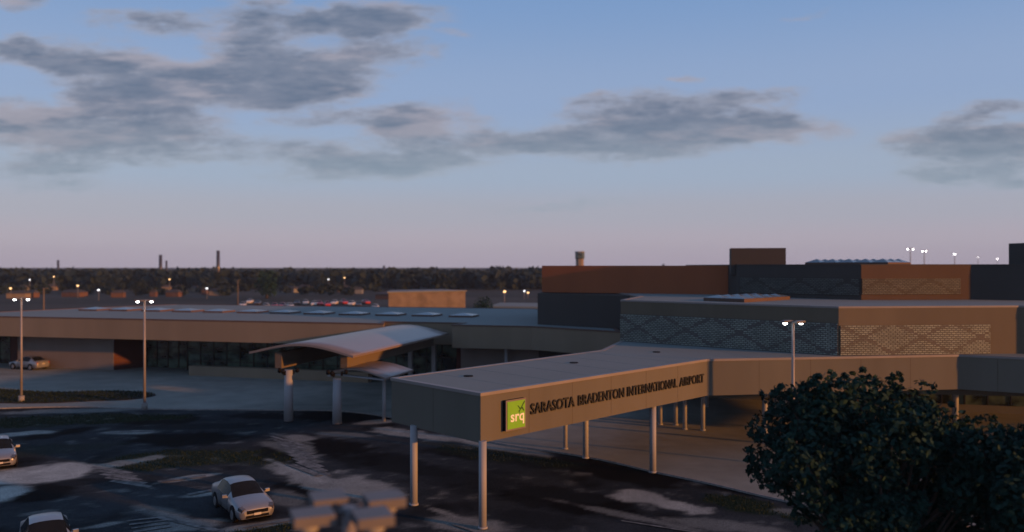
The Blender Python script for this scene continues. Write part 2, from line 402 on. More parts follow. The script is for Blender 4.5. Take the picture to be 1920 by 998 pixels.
def field(lst):
    a = np.zeros(X.shape)
    for cx, cy, rx, ry, an, v in lst:
        c, s_ = math.cos(R(an)), math.sin(R(an)); dx, dy = PX-cx, PY-cy
        e = np.sqrt(((dx*c+dy*s_)/rx)**2+((-dx*s_+dy*c)/ry)**2)+NZ*0.38+NZ2*0.34
        t = np.clip((1.30-e)/0.50, 0, 1); a = np.maximum(a, v*t*t*(3-2*t))
    return a
pale, shade_mottle, turf = field(PALE), field(TREE_SHADE), field(TURF)
shade_mottle = np.clip(shade_mottle+np.clip(NZ*1.1-0.12, 0, 1)*0.8, 0, 1)  # random dark mottling added to the painted tree shade
pale = np.clip(pale+np.clip(NZ2*1.1-0.42, 0, 1)*0.45*np.clip(1-shade_mottle*2, 0, 1), 0, 1)
ny, nx = X.shape
verts = np.stack([X.ravel(), Y.ravel(), np.zeros(X.size)], 1)
idx = np.arange(ny*nx).reshape(ny, nx)
fc = np.stack([idx[:-1, :-1].ravel(), idx[:-1, 1:].ravel(), idx[1:, 1:].ravel(), idx[1:, :-1].ravel()], 1)
me = bpy.data.meshes.new('parking_lot'); me.from_pydata(verts.tolist(), [], fc.tolist())
for n_, a in (('pale', pale), ('tar', shade_mottle), ('turf', turf)):
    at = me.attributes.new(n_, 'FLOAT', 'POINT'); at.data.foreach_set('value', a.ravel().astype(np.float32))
me.materials.append(M['lot'])
lot = bpy.data.objects.new('parking_lot', me); COL.objects.link(lot); tag(lot, kind='structure')

def paint_mat():
    m, nt, b = new_mat('worn_paint')
    tc = N(nt, 'ShaderNodeTexCoord'); n = N(nt, 'ShaderNodeTexNoise', i_Scale=1.6, i_Detail=6.0, i_Roughness=.7); L(nt, tc.outputs['Object'], n.inputs['Vector'])
    L(nt, mix(nt, mathn(nt, 'MULTIPLY_ADD', n.outputs[0], 3.0, -1.0, clamp=True), (0.05, 0.053, 0.055), (0.23, 0.24, 0.235)), b.inputs['Base Color']); b.inputs['Roughness'].default_value = .95; b.inputs['Specular IOR Level'].default_value = .03
    return m
M['marking'] = paint_mat()
mb = MB()
_sz = .004
def stripe(p0, p1, w_):
    a, b = Vector(G(*p0)), Vector(G(*p1)); d = (b-a).normalized(); n = Vector((-d.y, d.x))*w_/2
    global _sz; _sz += .0015; mb.face([(*(v_), _sz) for v_ in (a-n, b-n, b+n, a+n)])
for k in range(5): stripe((172+k*9, 876+k*6.5), (246+k*9, 887+k*6.5), .30)
for k in range(8): stripe((508+k*7, 818+k*7), (570+k*7, 836+k*8), .28)
for k in range(4): stripe((300+k*30, 972+k*7), (372+k*30, 986+k*7), .26)
for k in range(4): stripe((238+k*4, 978+k*7), (310+k*4, 970+k*6), .22)
stripe((545, 872), (600, 893), .45); stripe((203, 812), (290, 809), .40); stripe((296, 905), (386, 893), .42); stripe((352, 929), (404, 919), .36)
stripe((455, 992), (575, 972), .16); stripe((1165, 978), (1330, 1004), .14); stripe((850, 985), (905, 1003), .18)
tag(mb.build('road_markings', M['marking']), kind='structure')
# grass blades on the turf strips
def blades(name, pts, h, mat, label=None):
    vs = []; fs = []
    for x, y, z in pts:
        a = random.uniform(0, 6.283); hh = h*random.uniform(.5, 1.3); wv = hh*.35; c, s_ = math.cos(a)*wv, math.sin(a)*wv
        k = len(vs); lx, ly = random.uniform(-.4, .4)*hh, random.uniform(-.4, .4)*hh
        vs += [(x-c, y-s_, z), (x+c, y+s_, z), (x+lx, y+ly, z+hh)]; fs.append((k, k+1, k+2))
    m_ = bpy.data.meshes.new(name); m_.from_pydata(vs, [], fs); m_.materials.append(mat)
    o = bpy.data.objects.new(name, m_); COL.objects.link(o); tag(o, kind='stuff'); return o
gp = []
cand = np.argwhere((turf > 0.45) & (pale < 0.3) & (np.abs(PX-960) < 1040) & (PY < 1010))
inside_kerb = lambda x, y: y > np.interp(x, [p[0] for p in kl], [p[1] for p in kl])
for (i, j) in cand:
    if inside_kerb(xs[j], ys[i]): continue
    for _ in range(3 if turf[i, j] > .6 else 1):
        gp.append((xs[j]+random.uniform(-.12, .12), ys[i]+random.uniform(-.12, .12), 0))
blades('grass', gp, 0.09, M['grassblade'])

# dark planted bed on the forecourt beside the lamp posts
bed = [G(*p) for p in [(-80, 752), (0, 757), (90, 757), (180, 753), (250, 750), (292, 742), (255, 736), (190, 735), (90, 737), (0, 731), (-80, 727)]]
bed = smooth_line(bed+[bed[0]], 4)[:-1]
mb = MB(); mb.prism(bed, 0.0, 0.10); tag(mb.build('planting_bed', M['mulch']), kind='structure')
bx = [p[0] for p in bed]; by = [p[1] for p in bed]
def inpoly(x, y, P):
    c = False
    for i in range(len(P)):
        (x1, y1), (x2, y2) = P[i-1], P[i]
        if (y1 > y) != (y2 > y) and x < (x2-x1)*(y-y1)/(y2-y1)+x1: c = not c
    return c
pts = []
while len(pts) < 6000:
    x, y = random.uniform(min(bx), max(bx)), random.uniform(min(by), max(by))
    if inpoly(x, y, bed): pts.append((x, y, 0.1))
blades('ground_cover', pts, 0.13, M['grassblade'])

lerp0 = lambda a, b, t: (a[0]+(b[0]-a[0])*t, a[1]+(b[1]-a[1])*t)
# ------------------------------------------------------------------ entrance canopy (porte-cochere)
A, B, C, E = (-2.03, 52.4), (17.2, 71.6), (41.5, 75.3), (47.0, 72.4)
Ld, Lb, D = (11.9, 88.8), (8.76, 79.3), (-8.86, 59.6)
poly = q(A, B, C, E, (56, 68), (62, 76), (62, 96), (20, 96), Ld, Lb, D)
can = thing('entrance_canopy', (*q((6, 68))[0], 0), 'long tan flat-roofed drop-off canopy on columns carrying the airport name', 'canopy')
ins = inset(poly, 0.34)
MB().ring(inset(poly, -0.04), Z1-0.12, Z1+0.02, 0.29).build('coping', M['coping'], can)
MB().prism(inset(poly, 0.351), Z0+0.10, Z0+0.22).build('soffit', M['tan'], can)
mb = MB().ring(poly, Z0, Z1-0.12, 0.35); mb.slot = 1
for a_, b_ in ((A, B), (B, C), (C, E), (D, A)):
    ln_ = Vector((b_[0]-a_[0], b_[1]-a_[1])).length; n_ = max(2, round(ln_/4.6))
    for k in range(1, n_):
        t_ = k/n_; e_ = .017/ln_/U
        p_, r_ = q(*[(a_[0]+(b_[0]-a_[0])*(t_+g), a_[1]+(b_[1]-a_[1])*(t_+g)) for g in (-e_, e_)])
        mb.wall(p_, r_, Z0+.01, Z1-.121, .006, .003)
mb.build('fascia', [M['tan'], M['joint']], can)
mb = MB().prism(inset(poly, 0.255), Z1-0.20, Z1+0.003)
for k in range(1, 7):
    t_ = k/7; p_ = lerp0(A, B, t_); r_ = lerp0(D, Lb, t_*1.06) if t_*1.06 < 1 else lerp0(Lb, Ld, t_)
    p_, r_ = lerp0(p_, r_, .03), lerp0(p_, r_, .97)
    mb.wall(*q(p_, r_), Z1, Z1+.010, .06)
for k in range(1, 5):
    p_ = lerp0(B, C, k/5-.02); mb.wall(*q((p_[0], p_[1]+.6), (p_[0]-2.0, p_[1]+9)), Z1, Z1+.010, .06) if k < 4 else None
mb.build('roof', M['roof'], can)
for (px, py) in ((878, 706), (1076, 681), (1231, 661)):
    x, y = G(px, py, Z1); MB().cyl((x, y, Z1-0.06), (x, y, Z1+0.05), 0.26, 0.24, 18).build('roof_drain', M['black'], can)
MB().wall(*q((37.0, 79.3), (50.5, 77.0)), 4.55*U, Z0+0.098, 0.4).build('soffit_beam', M['tan'], can)
cols = [(776, 948, .25), (905, 992, .24), (1060, 843, .19), (1098, 860, .24), (1224, 887, .26), (1318, 808, .2), (1284, 806, .2), (1267, 798, .2), (1238, 797, .2),
        (1326, 764, .2), (1434, 832, .24), (1455, 779, .22), (1470, 806, .22), (1791, 800, .30)]
for px, py, r in cols:
    x, y = G(px, py); r *= .72
    c = MB().cyl((x, y, 0.03), (x, y, Z0+0.099), r, r, 18).build('column', M['column'], can)
    MB().cyl((x, y, 0.032), (x, y, 0.12), r+.05, r+.04, 18).build('base_collar', M['column'], c)

# lettering + logo sign on the canopy face
dA = Vector((B[0]-A[0], B[1]-A[1])).normalized(); nA = Vector((dA.y, -dA.x))
angA = math.atan2(dA.y, dA.x)
def on_face(t, out=0.0): return Vector(((A[0]+dA.x*t)*U+nA.x*out, (A[1]+dA.y*t)*U+nA.y*out))
def text_mesh(txt, size, extrude, offset=0.0):
    cu = bpy.data.curves.new('t', 'FONT'); cu.body = txt; cu.size = size; cu.extrude = extrude; cu.offset = offset; cu.resolution_u = 3
    ob = bpy.data.objects.new('t', cu); COL.objects.link(ob); bpy.context.view_layer.update()
    me = bpy.data.meshes.new_from_object(ob.evaluated_get(bpy.context.evaluated_depsgraph_get())); bpy.data.objects.remove(ob); return me
def place_text(name, txt, t0, t1, z0, z1, depth, out, mat, parent=None, offset=0.0, caps=True):
    me = text_mesh(txt, 1.0, 0.5, offset)
    co = np.array([v.co[:] for v in me.vertices]); mn, mx = co.min(0), co.max(0)
    root = org(parent); p0 = on_face(t0, out); p1 = on_face(t1, out)
    if parent is None: root = Vector((p0.x, p0.y, z0))
    for v in me.vertices:
        f = (v.co.x-mn[0])/(mx[0]-mn[0]); g = (v.co.y-mn[1])/(mx[1]-mn[1]); h = (v.co.z-mn[2])/(mx[2]-mn[2])
        p = p0.lerp(p1, f)+nA*depth*h
        v.co = Vector((p.x, p.y, z0+(z1-z0)*g))-root
    me.name = name; me.materials.clear(); me.materials.append(mat)
    o = bpy.data.objects.new(name, me); COL.objects.link(o)
    if parent: o.parent = parent; ORG[o.name] = root
    else: o.location = root; ORG[o.name] = root
    return o
sgn = thing('sign_lettering', (*on_face(3.31*1.414), 6.8*U), 'black raised capitals spelling the airport name on the tan canopy face', 'sign')
words = [('SARASOTA', 994, 1076), ('BRADENTON', 1083, 1169), ('INTERNATIONAL', 1175, 1268.5), ('AIRPORT', 1273, 1318.5)]
def tface(px):
    k = (px-CX)/F; return (k*A[1]-A[0])/(dA.x-k*dA.y)
for wd, a, b in words:
    place_text('word', wd, tface(a), tface(b), 6.80*U, 7.56*U, 0.07, 0.012, M['letters'], sgn, offset=0.012)
lg = thing('logo_sign', (*on_face(1.7*1.414), 6.05*U), 'square green illuminated sign with white letters srq and a small plane', 'sign')
t0, t1 = tface(936)+0.30, tface(979)
pf = lambda a, b, z0, z1, d, out: MB().wall(tuple(on_face(a)), tuple(on_face(b)), z0, z1, d, out)
pf(t0, t1, 6.08*U, 8.08*U, 0.20, 0.21).build('box', M['black'], lg)
pf(t0-.02, t1+.02, 6.06*U, 8.10*U, 0.03, 0.241).build('border', M['tan_pale'], lg)
pf(t0+.11, t1-.11, 6.17*U, 7.99*U, 0.02, 0.262).build('face', M['green'], lg)
wl = t1-t0
place_text('word', 'srq', t0+wl*.20, t0+wl*.88, 6.40*U, 7.12*U, 0.015, 0.264, M['cream'], lg, offset=0.015)
mb = MB()   # little plane emblem
def fp(u_, v_): p = on_face(t0+wl*u_, 0.266); return (p.x, p.y, 6.08*U+2.0*U*v_)
for poly_ in ([(.60,.58),(.64,.56),(.93,.88),(.92,.92),(.88,.91)], [(.66,.66),(.70,.64),(.74,.66),(.58,.80),(.54,.79)] , [(.78,.72),(.82,.72),(.90,.60),(.88,.57),(.74,.68)], [(.60,.62),(.64,.62),(.66,.52),(.64,.51)]):
    mb.face([fp(*p) for p in poly_])
mb.build('emblem', M['green_dk'], lg)

# ------------------------------------------------------------------ terminal hall (two tiers)
hall = thing('terminal_hall', (*q((32, 95))[0], 0), 'two-tier terminal hall with orange and slate walls and block screens above the canopy', 'building')
Lp, Mp, Rp, Sp = (11.94, 89.0), (29.98, 74.4), (47.6, 76.2), (54, 72.8)
rot = q(Lp, Mp, Rp, Sp, (80, 80), (80, 125), (14, 125), (15.8, 100))
MB().prism(rot, Z1-0.04, Z2-0.12).build('wall', M['tan_hall'], hall)
MB().ring(inset(rot, -0.03), Z2-0.12, Z2, 0.30).build('coping', M['coping'], hall)
MB().prism(inset(rot, 0.28), Z2-0.118, Z2-0.03).build('roof', M['roof'], hall)
blk = q((3.63, 114.8), (15.2, 105.8), (15.79, 106), (14, 124.9), (13.9, 136), (6, 136))
MB().prism(blk, 0.0, Z2-0.10).build('wall', M['slate'], hall)
longw = q((4.3, 116.4), (28.3, 106.2), (30, 112), (26, 140), (8, 140))
MB().prism(longw, Z2-0.032, Z3).build('wall', M['brown'], hall)
up = q((28.32, 106.15), (28.2, 101.0), (38.5, 89.5), (51.3, 90.6), (60, 86.0), (84, 86.5), (84, 140), (30.05, 140), (30.05, 112))
MB().prism(up, Z2-0.032, Z3+.02).build('wall', M['slate'], hall)
MB().ring(inset(up, -0.02), Z3+.02, Z3+0.10, 0.25).build('coping', M['slate'], hall)
q2 = lambda a: (a[0]*U, a[1]*U)
def lerp2(a, b, t): return (a[0]+(b[0]-a[0])*t, a[1]+(b[1]-a[1])*t)
sc1 = panel('block_screen', q2(Lp), q2(lerp2(Lp, Mp, .998)), 8.80*U, 11.75*U, .04, .10, M['screen'], hall)
sc2 = panel('block_screen', q2(lerp2(Mp, Rp, .006)), q2(lerp2(Mp, Rp, .835)), 8.80*U, 11.55*U, .04, .10, M['screen'], hall)
panel('block_screen', q2((28.4, 100.8)), q2((38.4, 89.6)), 13.75*U, 15.6*U, .04, .07, M['screen_dk'], hall)
MB().wall(q2((38.54, 89.5)), q2((51.25, 90.6)), Z2-.02, Z3+.03, .05, .03).build('cladding', M['brown2'], hall)
panel('block_screen', q2((38.6, 89.5)), q2((50.0, 90.5)), 13.85*U, 15.6*U, .04, .09, M['screen_dk'], hall)
# stair penthouse boxes on the upper roof
MB().box((*q((31.3, 103.6))[0], Z3+0.35), (6.6*U, 4.0*U, 2.3), R(-12)).build('penthouse', M['slate'], hall)
MB().box((*q((63.2, 95.5))[0], Z3+0.90), (7.0*U, 4*U, 1.8), R(6)).build('penthouse', M['slate'], hall)
# ground floor under the canopy
gl = [(14.5, 108), (36, 101), (48, 95.5), (62, 92), (75, 92)]
for a, b in zip(gl[:-1], gl[1:]):
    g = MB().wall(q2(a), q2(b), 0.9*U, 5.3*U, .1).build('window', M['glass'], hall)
    mb = MB(); n = max(2, int(Vector((b[0]-a[0], b[1]-a[1])).length/2.2))
    for i in range(n+1):
        p = q2(lerp2(a, b, i/n)); mb.box((p[0], p[1], 3.0*U), (.1, .16, 4.2*U), math.atan2(b[1]-a[1], b[0]-a[0]))
    mb.wall(q2(a), q2(b), 3.1*U, 3.2*U, .05, .05)
    mb.build('mullion', M['mullion'], g)
    MB().wall(q2(a), q2(b), 0, 0.9*U, .45, .15).build('low_wall', M['tan'], hall)
    MB().wall(q2(a), q2(b), 5.3*U, Z1-0.06, .3, .0).build('lintel', M['tan'], hall)
# saw-tooth skylights
def ridge_skylight(parent, a, b, c, z, n, h, m=2):
    a, b, c = Vector(q2(a)), Vector(q2(b)), Vector(q2(c)); d = a+(c-b)
    cur = MB().prism([tuple(a), tuple(b), tuple(c), tuple(d)], z-.05, z+.24).build('skylight_curb', M['red_coping'], parent)
    mb = MB()
    for i in range(n):
        p0, p1 = b.lerp(c, i/n), b.lerp(c, (i+1)/n); r0, r1 = a.lerp(d, i/n), a.lerp(d, (i+1)/n)
        for j in range(m):
            s0, s1 = p0.lerp(r0, j/m), p0.lerp(r0, (j+1)/m); s2, s3 = p1.lerp(r1, (j+1)/m), p1.lerp(r1, j/m)
            ce = (s0+s1+s2+s3)/4; zz = z+.243
            k = [mb.bm.verts.new((v.x, v.y, zz)) for v in (s0, s1, s2, s3)]; t = mb.bm.verts.new((ce.x, ce.y, zz+h))
            for e in range(4): mb.bm.faces.new((k[e], k[(e+1) % 4], t))
    mb.build('skylight', M['skylight'], cur)
ridge_skylight(hall, (20.6, 87.2), (23.9, 83.4), (31.0, 90.4), Z2-0.02, 5, .20)
ridge_skylight(hall, (36.5, 101), (43.5, 93.8), (48.2, 98.0), Z3+.02, 3, .30, 5)

# ------------------------------------------------------------------ terminal wing (left)
wing = thing('terminal_wing', (*q((-45, 138))[0], 0), 'low tan terminal wing with a row of square rooflights and dark glazing', 'building')
F0 = (-93, 134.9); fs = lambda x: 116.0-0.2545*(x+18.4)
wp = q((-96, fs(-96)), (-18.4, 116.0), (-18.9, 120.2), (-7.1, 117.4), (-8.4, 113.6), (2.7, 110.8), (13.66, 101.8), (13.8, 108), (4.7, 156.6), (-72, 174), (-83.6, 159.5), (-97, 137.5))
MB().ring(wp, Z0, Z1-0.10, 0.4).build('fascia', M['tan_wing'], wing)
MB().ring(inset(wp, -0.04), Z1-0.10, Z1+0.02, 0.35).build('coping', M['red_coping'], wing)
rf = MB().prism(inset(wp, 0.30), Z1-0.18, Z1-0.03).build('roof', M['roof'], wing)
MB().prism(inset(wp, 0.41), Z0+0.08, Z0+0.2).build('soffit', M['beam'], wing)
for px, py in zip((179, 235, 296, 353, 411, 474, 535, 599, 665, 733, 801, 870), (581.5, 582, 583, 584, 585, 586, 587, 588.5, 590, 591, 592, 593.5)):
    x, y = G(px, py, Z1); a = R(-14.3); hw = 1.35
    cb = MB().box((x, y, Z1+.05), (2*hw, 2*hw, .24), a).build('skylight_curb', M['red_coping'], wing)
    mb = MB(); k = []
    for sx, sy in ((-1, -1), (1, -1), (1, 1), (-1, 1)):
        dx, dy = sx*hw*.98, sy*hw*.98
        k.append(mb.bm.verts.new((x+dx*math.cos(a)-dy*math.sin(a), y+dx*math.sin(a)+dy*math.cos(a), Z1+.172)))
    t = mb.bm.verts.new((x, y, Z1+.40))
    for e in range(4): mb.bm.faces.new((k[e], k[(e+1) % 4], t))
    mb.build('skylight', M['skylight'], cb)
yw = lambda x, b=0.0: 134.6-0.27*(x+66.3)+b
def xat(px, b=0.0):
    k = (px-CX)/F; return k*(134.6-0.27*66.3+b)/(1+0.27*k)
def seg(px0, px1, b=0.0): return (xat(px0, b), yw(xat(px0, b), b)), (xat(px1, b), yw(xat(px1, b), b))
def wallseg(name, px0, px1, z0, z1, t, mat, b=0.0):
    p, s_ = seg(px0, px1, b); return MB().wall(q2(p), q2(s_), z0, z1, t).build(name, mat, wing)
ZS = Z0+0.079
wallseg('wall', 33, 213, 0, ZS, .5, M['tan_pale'], -2.2)
wallseg('pier', 20, 32.4, 0, ZS, .5, M['redpier'], .6)
# reveal
p = seg(33, 213, -2.2)[1]; p2 = (p[0]+3.4, yw(p[0]+3.4, 3.2))
MB().wall(q2((p[0]+.02, p[1]+.05)), q2(p2), 0, ZS, .3).build('pier', M['redpier'], wing)
def glazing(px0, px1, b, z0=0.0, step=2.2, bars=(1.6, 3.4)):
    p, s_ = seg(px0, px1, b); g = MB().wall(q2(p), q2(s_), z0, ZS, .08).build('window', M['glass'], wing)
    n = max(2, round(Vector((s_[0]-p[0], s_[1]-p[1])).length/step)); mb = MB()
    for i in range(n+1):
        c = q2(lerp2(p, s_, i/n)); mb.box((c[0], c[1], (z0+ZS)/2), (.09, .2, ZS-z0-.01), math.atan2(s_[1]-p[1], s_[0]-p[0]))
    for zz in bars: 
        if zz*U > z0: mb.wall(q2(p), q2(s_), zz*U, zz*U+.09, .06, .05)
    mb.build('mullion', M['mullion'], g)
glazing(-40, 20, 1.0); glazing(236, 356, 3.2); glazing(352, 858, 0.6, 0.02, 2.4)
wallseg('planter_wall', 354, 690, 0, 1.5*U, .9, M['tan_wing'], -4.6)
p, s_ = seg(354, 690, -4.6); 
wallseg('pier', 856, 864, 0, ZS, .6, M['redpier'], -.2)
for px in (768, 812): wallseg('pier', px-3, px+4, 0, ZS, .5, M['column'], 0)
wallseg('wall', 864, 1014, 0, ZS, .5, M['tan_pale'], -1.0)
wallseg('post', 946, 951, 0, ZS, .3, M['column'], -3.0)
# ------------------------------------------------------------------ barrel canopies
def vault(name, P0, P1, Q0, Q1, z, rise, thick, mat, parent, n=18, m=10):
    """sheet from front edge P0-P1 to back edge Q0-Q1, arched across"""
    mb = MB(); rows = {0: [], 1: []}
    for sgn_ in (0, 1):
        for j in range(m+1):
            r = []
            for i in range(n+1):
                t = i/n; a = lerp2(P0, P1, t); b = lerp2(Q0, Q1, t); c = lerp2(a, b, j/m)
                zz = z+rise*math.sin(math.pi*t)**1.1-(thick if sgn_ else 0)
                r.append(mb.bm.verts.new((c[0]*U, c[1]*U, zz)))
            rows[sgn_].append(r)
    for sgn_ in (0, 1):
        for j in range(m):
            for i in range(n):
                f = mb.bm.faces.new((rows[sgn_][j][i], rows[sgn_][j][i+1], rows[sgn_][j+1][i+1], rows[sgn_][j+1][i])); f.smooth = True
    def strip(a, b):
        for i in range(len(a)-1): mb.bm.faces.new((a[i], a[i+1], b[i+1], b[i]))
    strip(rows[0][0], rows[1][0]); strip(rows[1][m], rows[0][m])
    strip([r[0] for r in rows[0]], [r[0] for r in rows[1]]); strip([r[n] for r in rows[0]], [r[n] for r in rows[1]])
    return mb.build(name, mat, parent)
bc = thing('barrel_canopy', (*q((-19, 100))[0], 0), 'large arched walkway canopy running out from the terminal wing towards the car park', 'canopy')
ax = Vector((0.264, 0.9645))
def along(p, t): return (p[0]+ax.x*t, p[1]+ax.y*t)
PL, PR = (-29.3, 90.4), (-16.9, 86.2)
vault('roof', PL, PR, along(PL, 30.5), along(PR, 30.0), 7.45*U, 0.72, 0.16, M['vault'], bc)
for p, t1_ in (((-26.0, 90.2), 30), ((-18.7, 90.2), 27.0)):
    bb = MB().wall(q2(p), q2(along(p, t1_)), 5.62*U, 7.40*U, .55, .27).build('beam', M['beam'], bc)
for px, py, ztop in ((541, 790, 5.63*U), (632, 795, 4.875*U)):
    x, y = G(px, py)
    c = MB().cyl((x, y, 0.03), (x, y, ztop), .34, .30, 22).build('column', M['column'], bc)
    for sx, dy in ((-1, -.15), (1, 0.1), (-.35, -.62)):
        mb = MB(); z = 3.66
        dx = sx*.62; mb.cyl((x+sx*.28, y+dy, z), (x+dx, y+dy, z+.05), .035)
        mb.cyl((x+dx, y+dy, z+.03), (x+dx+.02*sx, y+dy-.05, z+.30), .16, .11, 12)
        mb.ball((x+dx, y+dy, z+.03), .16, (1, 1, .6), 1)
        mb.box((x+sx*.33, y+dy, z), (.14, .16, .3))
        mb.build('floodlight', M['black'], c)
lc = thing('link_canopy', (*q((-16.5, 90))[0], 0), 'small arched canopy linking the walkway canopy to the tan drop-off canopy', 'canopy')
vault('roof', (-20.4, 90.0), (-13.2, 85.0), (-19.2, 97.0), (-11.2, 92.0), 5.24*U, .44, .12, M['vault'], lc, 14, 4)
MB().wall(*q((-20.2, 90.4), (-13.5, 85.6)), 4.88*U, 5.04*U, .3).build('beam', M['column'], lc)
MB().box((*q((-20.2, 90.3))[0], 4.96*U), (.30, .35, .34), R(-36)).build('bracket', M['column'], lc)
x, y = G(720, 790); MB().cyl((x, y, 0.0), (x, y, 4.85*U), .13, .13, 14).build('post', M['column'], lc)
MB().box((x+.1, y, 4.96*U), (.42, .22, .22), R(-20)).build('bracket', M['column'], lc)

# ------------------------------------------------------------------ light poles
def light_pole(loc, label, group, hgt, lens, scale=1.0, rot=R(8), twist=0.0):
    root = thing('light_pole', loc, label, 'lamp post', group); b = MB()
    x, y, z = loc
    MB().cyl((x, y, z-.02), (x, y, z+.55), .24*scale, .24*scale, 16).build('base', M['concrete'], root)
    MB().cyl((x, y, z+.5), (x, y, z+hgt), .11*scale, .075*scale, 14).build('pole', M['pole'], root)
    for k in range(4):
        a = rot+k*math.pi/2+.0; dx, dy = math.cos(a), math.sin(a); r = .47*scale
        mb = MB(); mb.cyl((x, y, z+hgt-.06), (x+dx*.16*scale, y+dy*.16*scale, z+hgt-.03), .035*scale, cap=True, seg=8)
        mb.box((x+dx*r, y+dy*r, z+hgt-.02), (.44*scale, .40*scale, .11*scale), a+twist)
        hd = mb.build('lamp_head', M['head'], root, bevel=0.0)
        if lens is M['lens_off'] or k % 2 == 0: MB().ball((x+dx*r*1.1, y+dy*r*1.1, z+hgt-.11*scale), .125*scale, (1, 1, .8)).build('lens', lens, hd)
    return root
lp = light_pole((*G(40, 755), 0.03), 'grey twin-lit lamp post on the forecourt at the far left edge', 'lamp posts on the forecourt', 12.95*U, M['lens'])
x, y = G(271, 768); dup(lp, (x, y, 0.0), 0.1, 'grey twin-lit lamp post at the kerb in front of the glazed wing')
d = 68.5*U; dup(lp, ((1487-CX)/F*d, d, -0.42), 0.12, 'tall lamp post standing before the dark block screen behind the leafy tree')
p = G(655, 944, 8.84); light_pole((p[0], p[1], 0.0), 'blurred four-headed lamp post seen close up from above in the foreground', 'lamp posts on the forecourt', 12.95*U, M['lens_off'], 1.0, R(43), R(-20))

# apron floodlights beyond the hall
hm = None
for k, (px, dd) in enumerate(((1707, 368), (1733, 419), (1790, 528), (1834, 715), (1870, 868))):
    loc = ((px-CX)/F*dd*U, dd*U, -0.05)
    if hm is None:
        hm = light_pole(loc, 'tall thin apron floodlight mast beyond the hall roof, leftmost and brightest', 'apron floodlight masts', 25*U, M['lens'], 1.7)
    else:
        dup(hm, loc, .3*k, ['', 'second apron floodlight mast beyond the hall, close beside the brightest', 'middle apron floodlight mast standing alone beyond the hall roof', 'fourth apron floodlight mast, faint beyond the hall roof', 'faintest apron floodlight mast, low beside the dark penthouse'][k])
# thin unlit poles behind the wing
for px, ytop, dd, lab in ((82, 541, 215, 'thin rusty pole behind the wing roof near the left edge'), (446, 525, 330, 'thin tan pole standing behind the wing roof before the parked cars')):
    X_, Y_ = (px-CX)/F*dd*U, dd*U; top = H-(ytop-CY)*dd*U/F
    r_ = thing('utility_pole', (X_, Y_, 0), lab, 'pole')
    MB().cyl((X_, Y_, -.05), (X_, Y_, top), .18, .13, 8).build('pole', M['beam'], r_)
    MB().box((X_+.3, Y_, top), (.9, .2, .14)).build('cross_arm', M['beam'], r_)
for px, ytop, dd, wd, lab in ((109, 488, 700, 1.3, 'short dark stack rising over the wood at far left'), (301, 478, 640, 1.7, 'dark stack with a smaller one close at its right'), (312, 489, 760, 1.2, 'small dark stack close beside a taller one'),
                     (409, 470, 620, 1.7, 'tallest dark stack rising over the wood'), (720, 498, 800, 1.5, 'stubby dark stack just showing over the wood beyond the tan hangar')):
    X_, Y_ = (px-CX)/F*dd*U, dd*U; top = H-(ytop-CY)*dd*U/F
    o = MB().cyl((X_, Y_, -.05), (X_, Y_, top), wd*.62, wd*.5, 12).build('smoke_stack', M['car_dark']); tag(o, lab, 'chimney stack', 'stacks over the wood')
# control tower
dd = 600; X_, Y_ = (1087-CX)/F*dd*U, dd*U
ct = thing('control_tower', (X_, Y_, 0), 'distant control tower rising behind the long red-brown wall', 'tower')
MB().prism([(X_+2.1*math.cos(a), Y_+2.1*math.sin(a)) for a in [k*math.pi/4+.39 for k in range(8)]], -.05, 15.2).build('shaft', M['house_tan'], ct)
MB().prism([(X_+2.5*math.cos(a), Y_+2.5*math.sin(a)) for a in [k*math.pi/4+.39 for k in range(8)]], 15.2, 18.2).build('cab', M['glass'], ct)
MB().prism([(X_+2.6*math.cos(a), Y_+2.6*math.sin(a)) for a in [k*math.pi/4+.39 for k in range(8)]], 18.2, 18.9).build('roof', M['house_grey'], ct)

# ------------------------------------------------------------------ cars
def sedan_loft():
    # station: x (front +), half width, underside z, belt z, top z, top half width, sill z
    st = [(2.27, .60, .34, .60, .62, .50), (2.20, .76, .24, .66, .70, .62), (2.05, .835, .20, .72, .78, .66), (1.75, .865, .19, .79, .86, .68), (1.30, .875, .19, .86, .93, .69),
          (0.95, .88, .19, .90, .975, .70), (0.55, .88, .19, .93, 1.20, .64), (0.15, .88, .19, .94, 1.415, .56), (-0.35, .88, .19, .945, 1.475, .545), (-0.85, .88, .19, .95, 1.455, .54),
          (-1.15, .88, .19, .96, 1.40, .54), (-1.50, .875, .19, .97, 1.20, .60), (-1.78, .87, .20, .97, 1.055, .67), (-2.05, .85, .22, .95, 1.03, .67), (-2.20, .80, .26, .90, 1.00, .62), (-2.28, .68, .36, .80, .84, .52)]
    rows = []
    for x, w_, zu, zb, zt, wt in st:
        half = [(0, zu), (w_*.86, zu), (w_*.97, zu+.14), (w_*1.0, (zu+zb)/2+.05), (w_*.965, zb), (wt+(w_*.965-wt)*.12, zt-.05*(1 if zt-zb > .15 else .6)), (wt*.80, zt-.008), (wt*.4, zt+.012), (0, zt+.018)]
        full = [(y, z) for y, z in half]+[(-y, z) for y, z in half[-2:0:-1]]
        rows.append([Vector((x, y, z)) for y, z in full])
    return rows
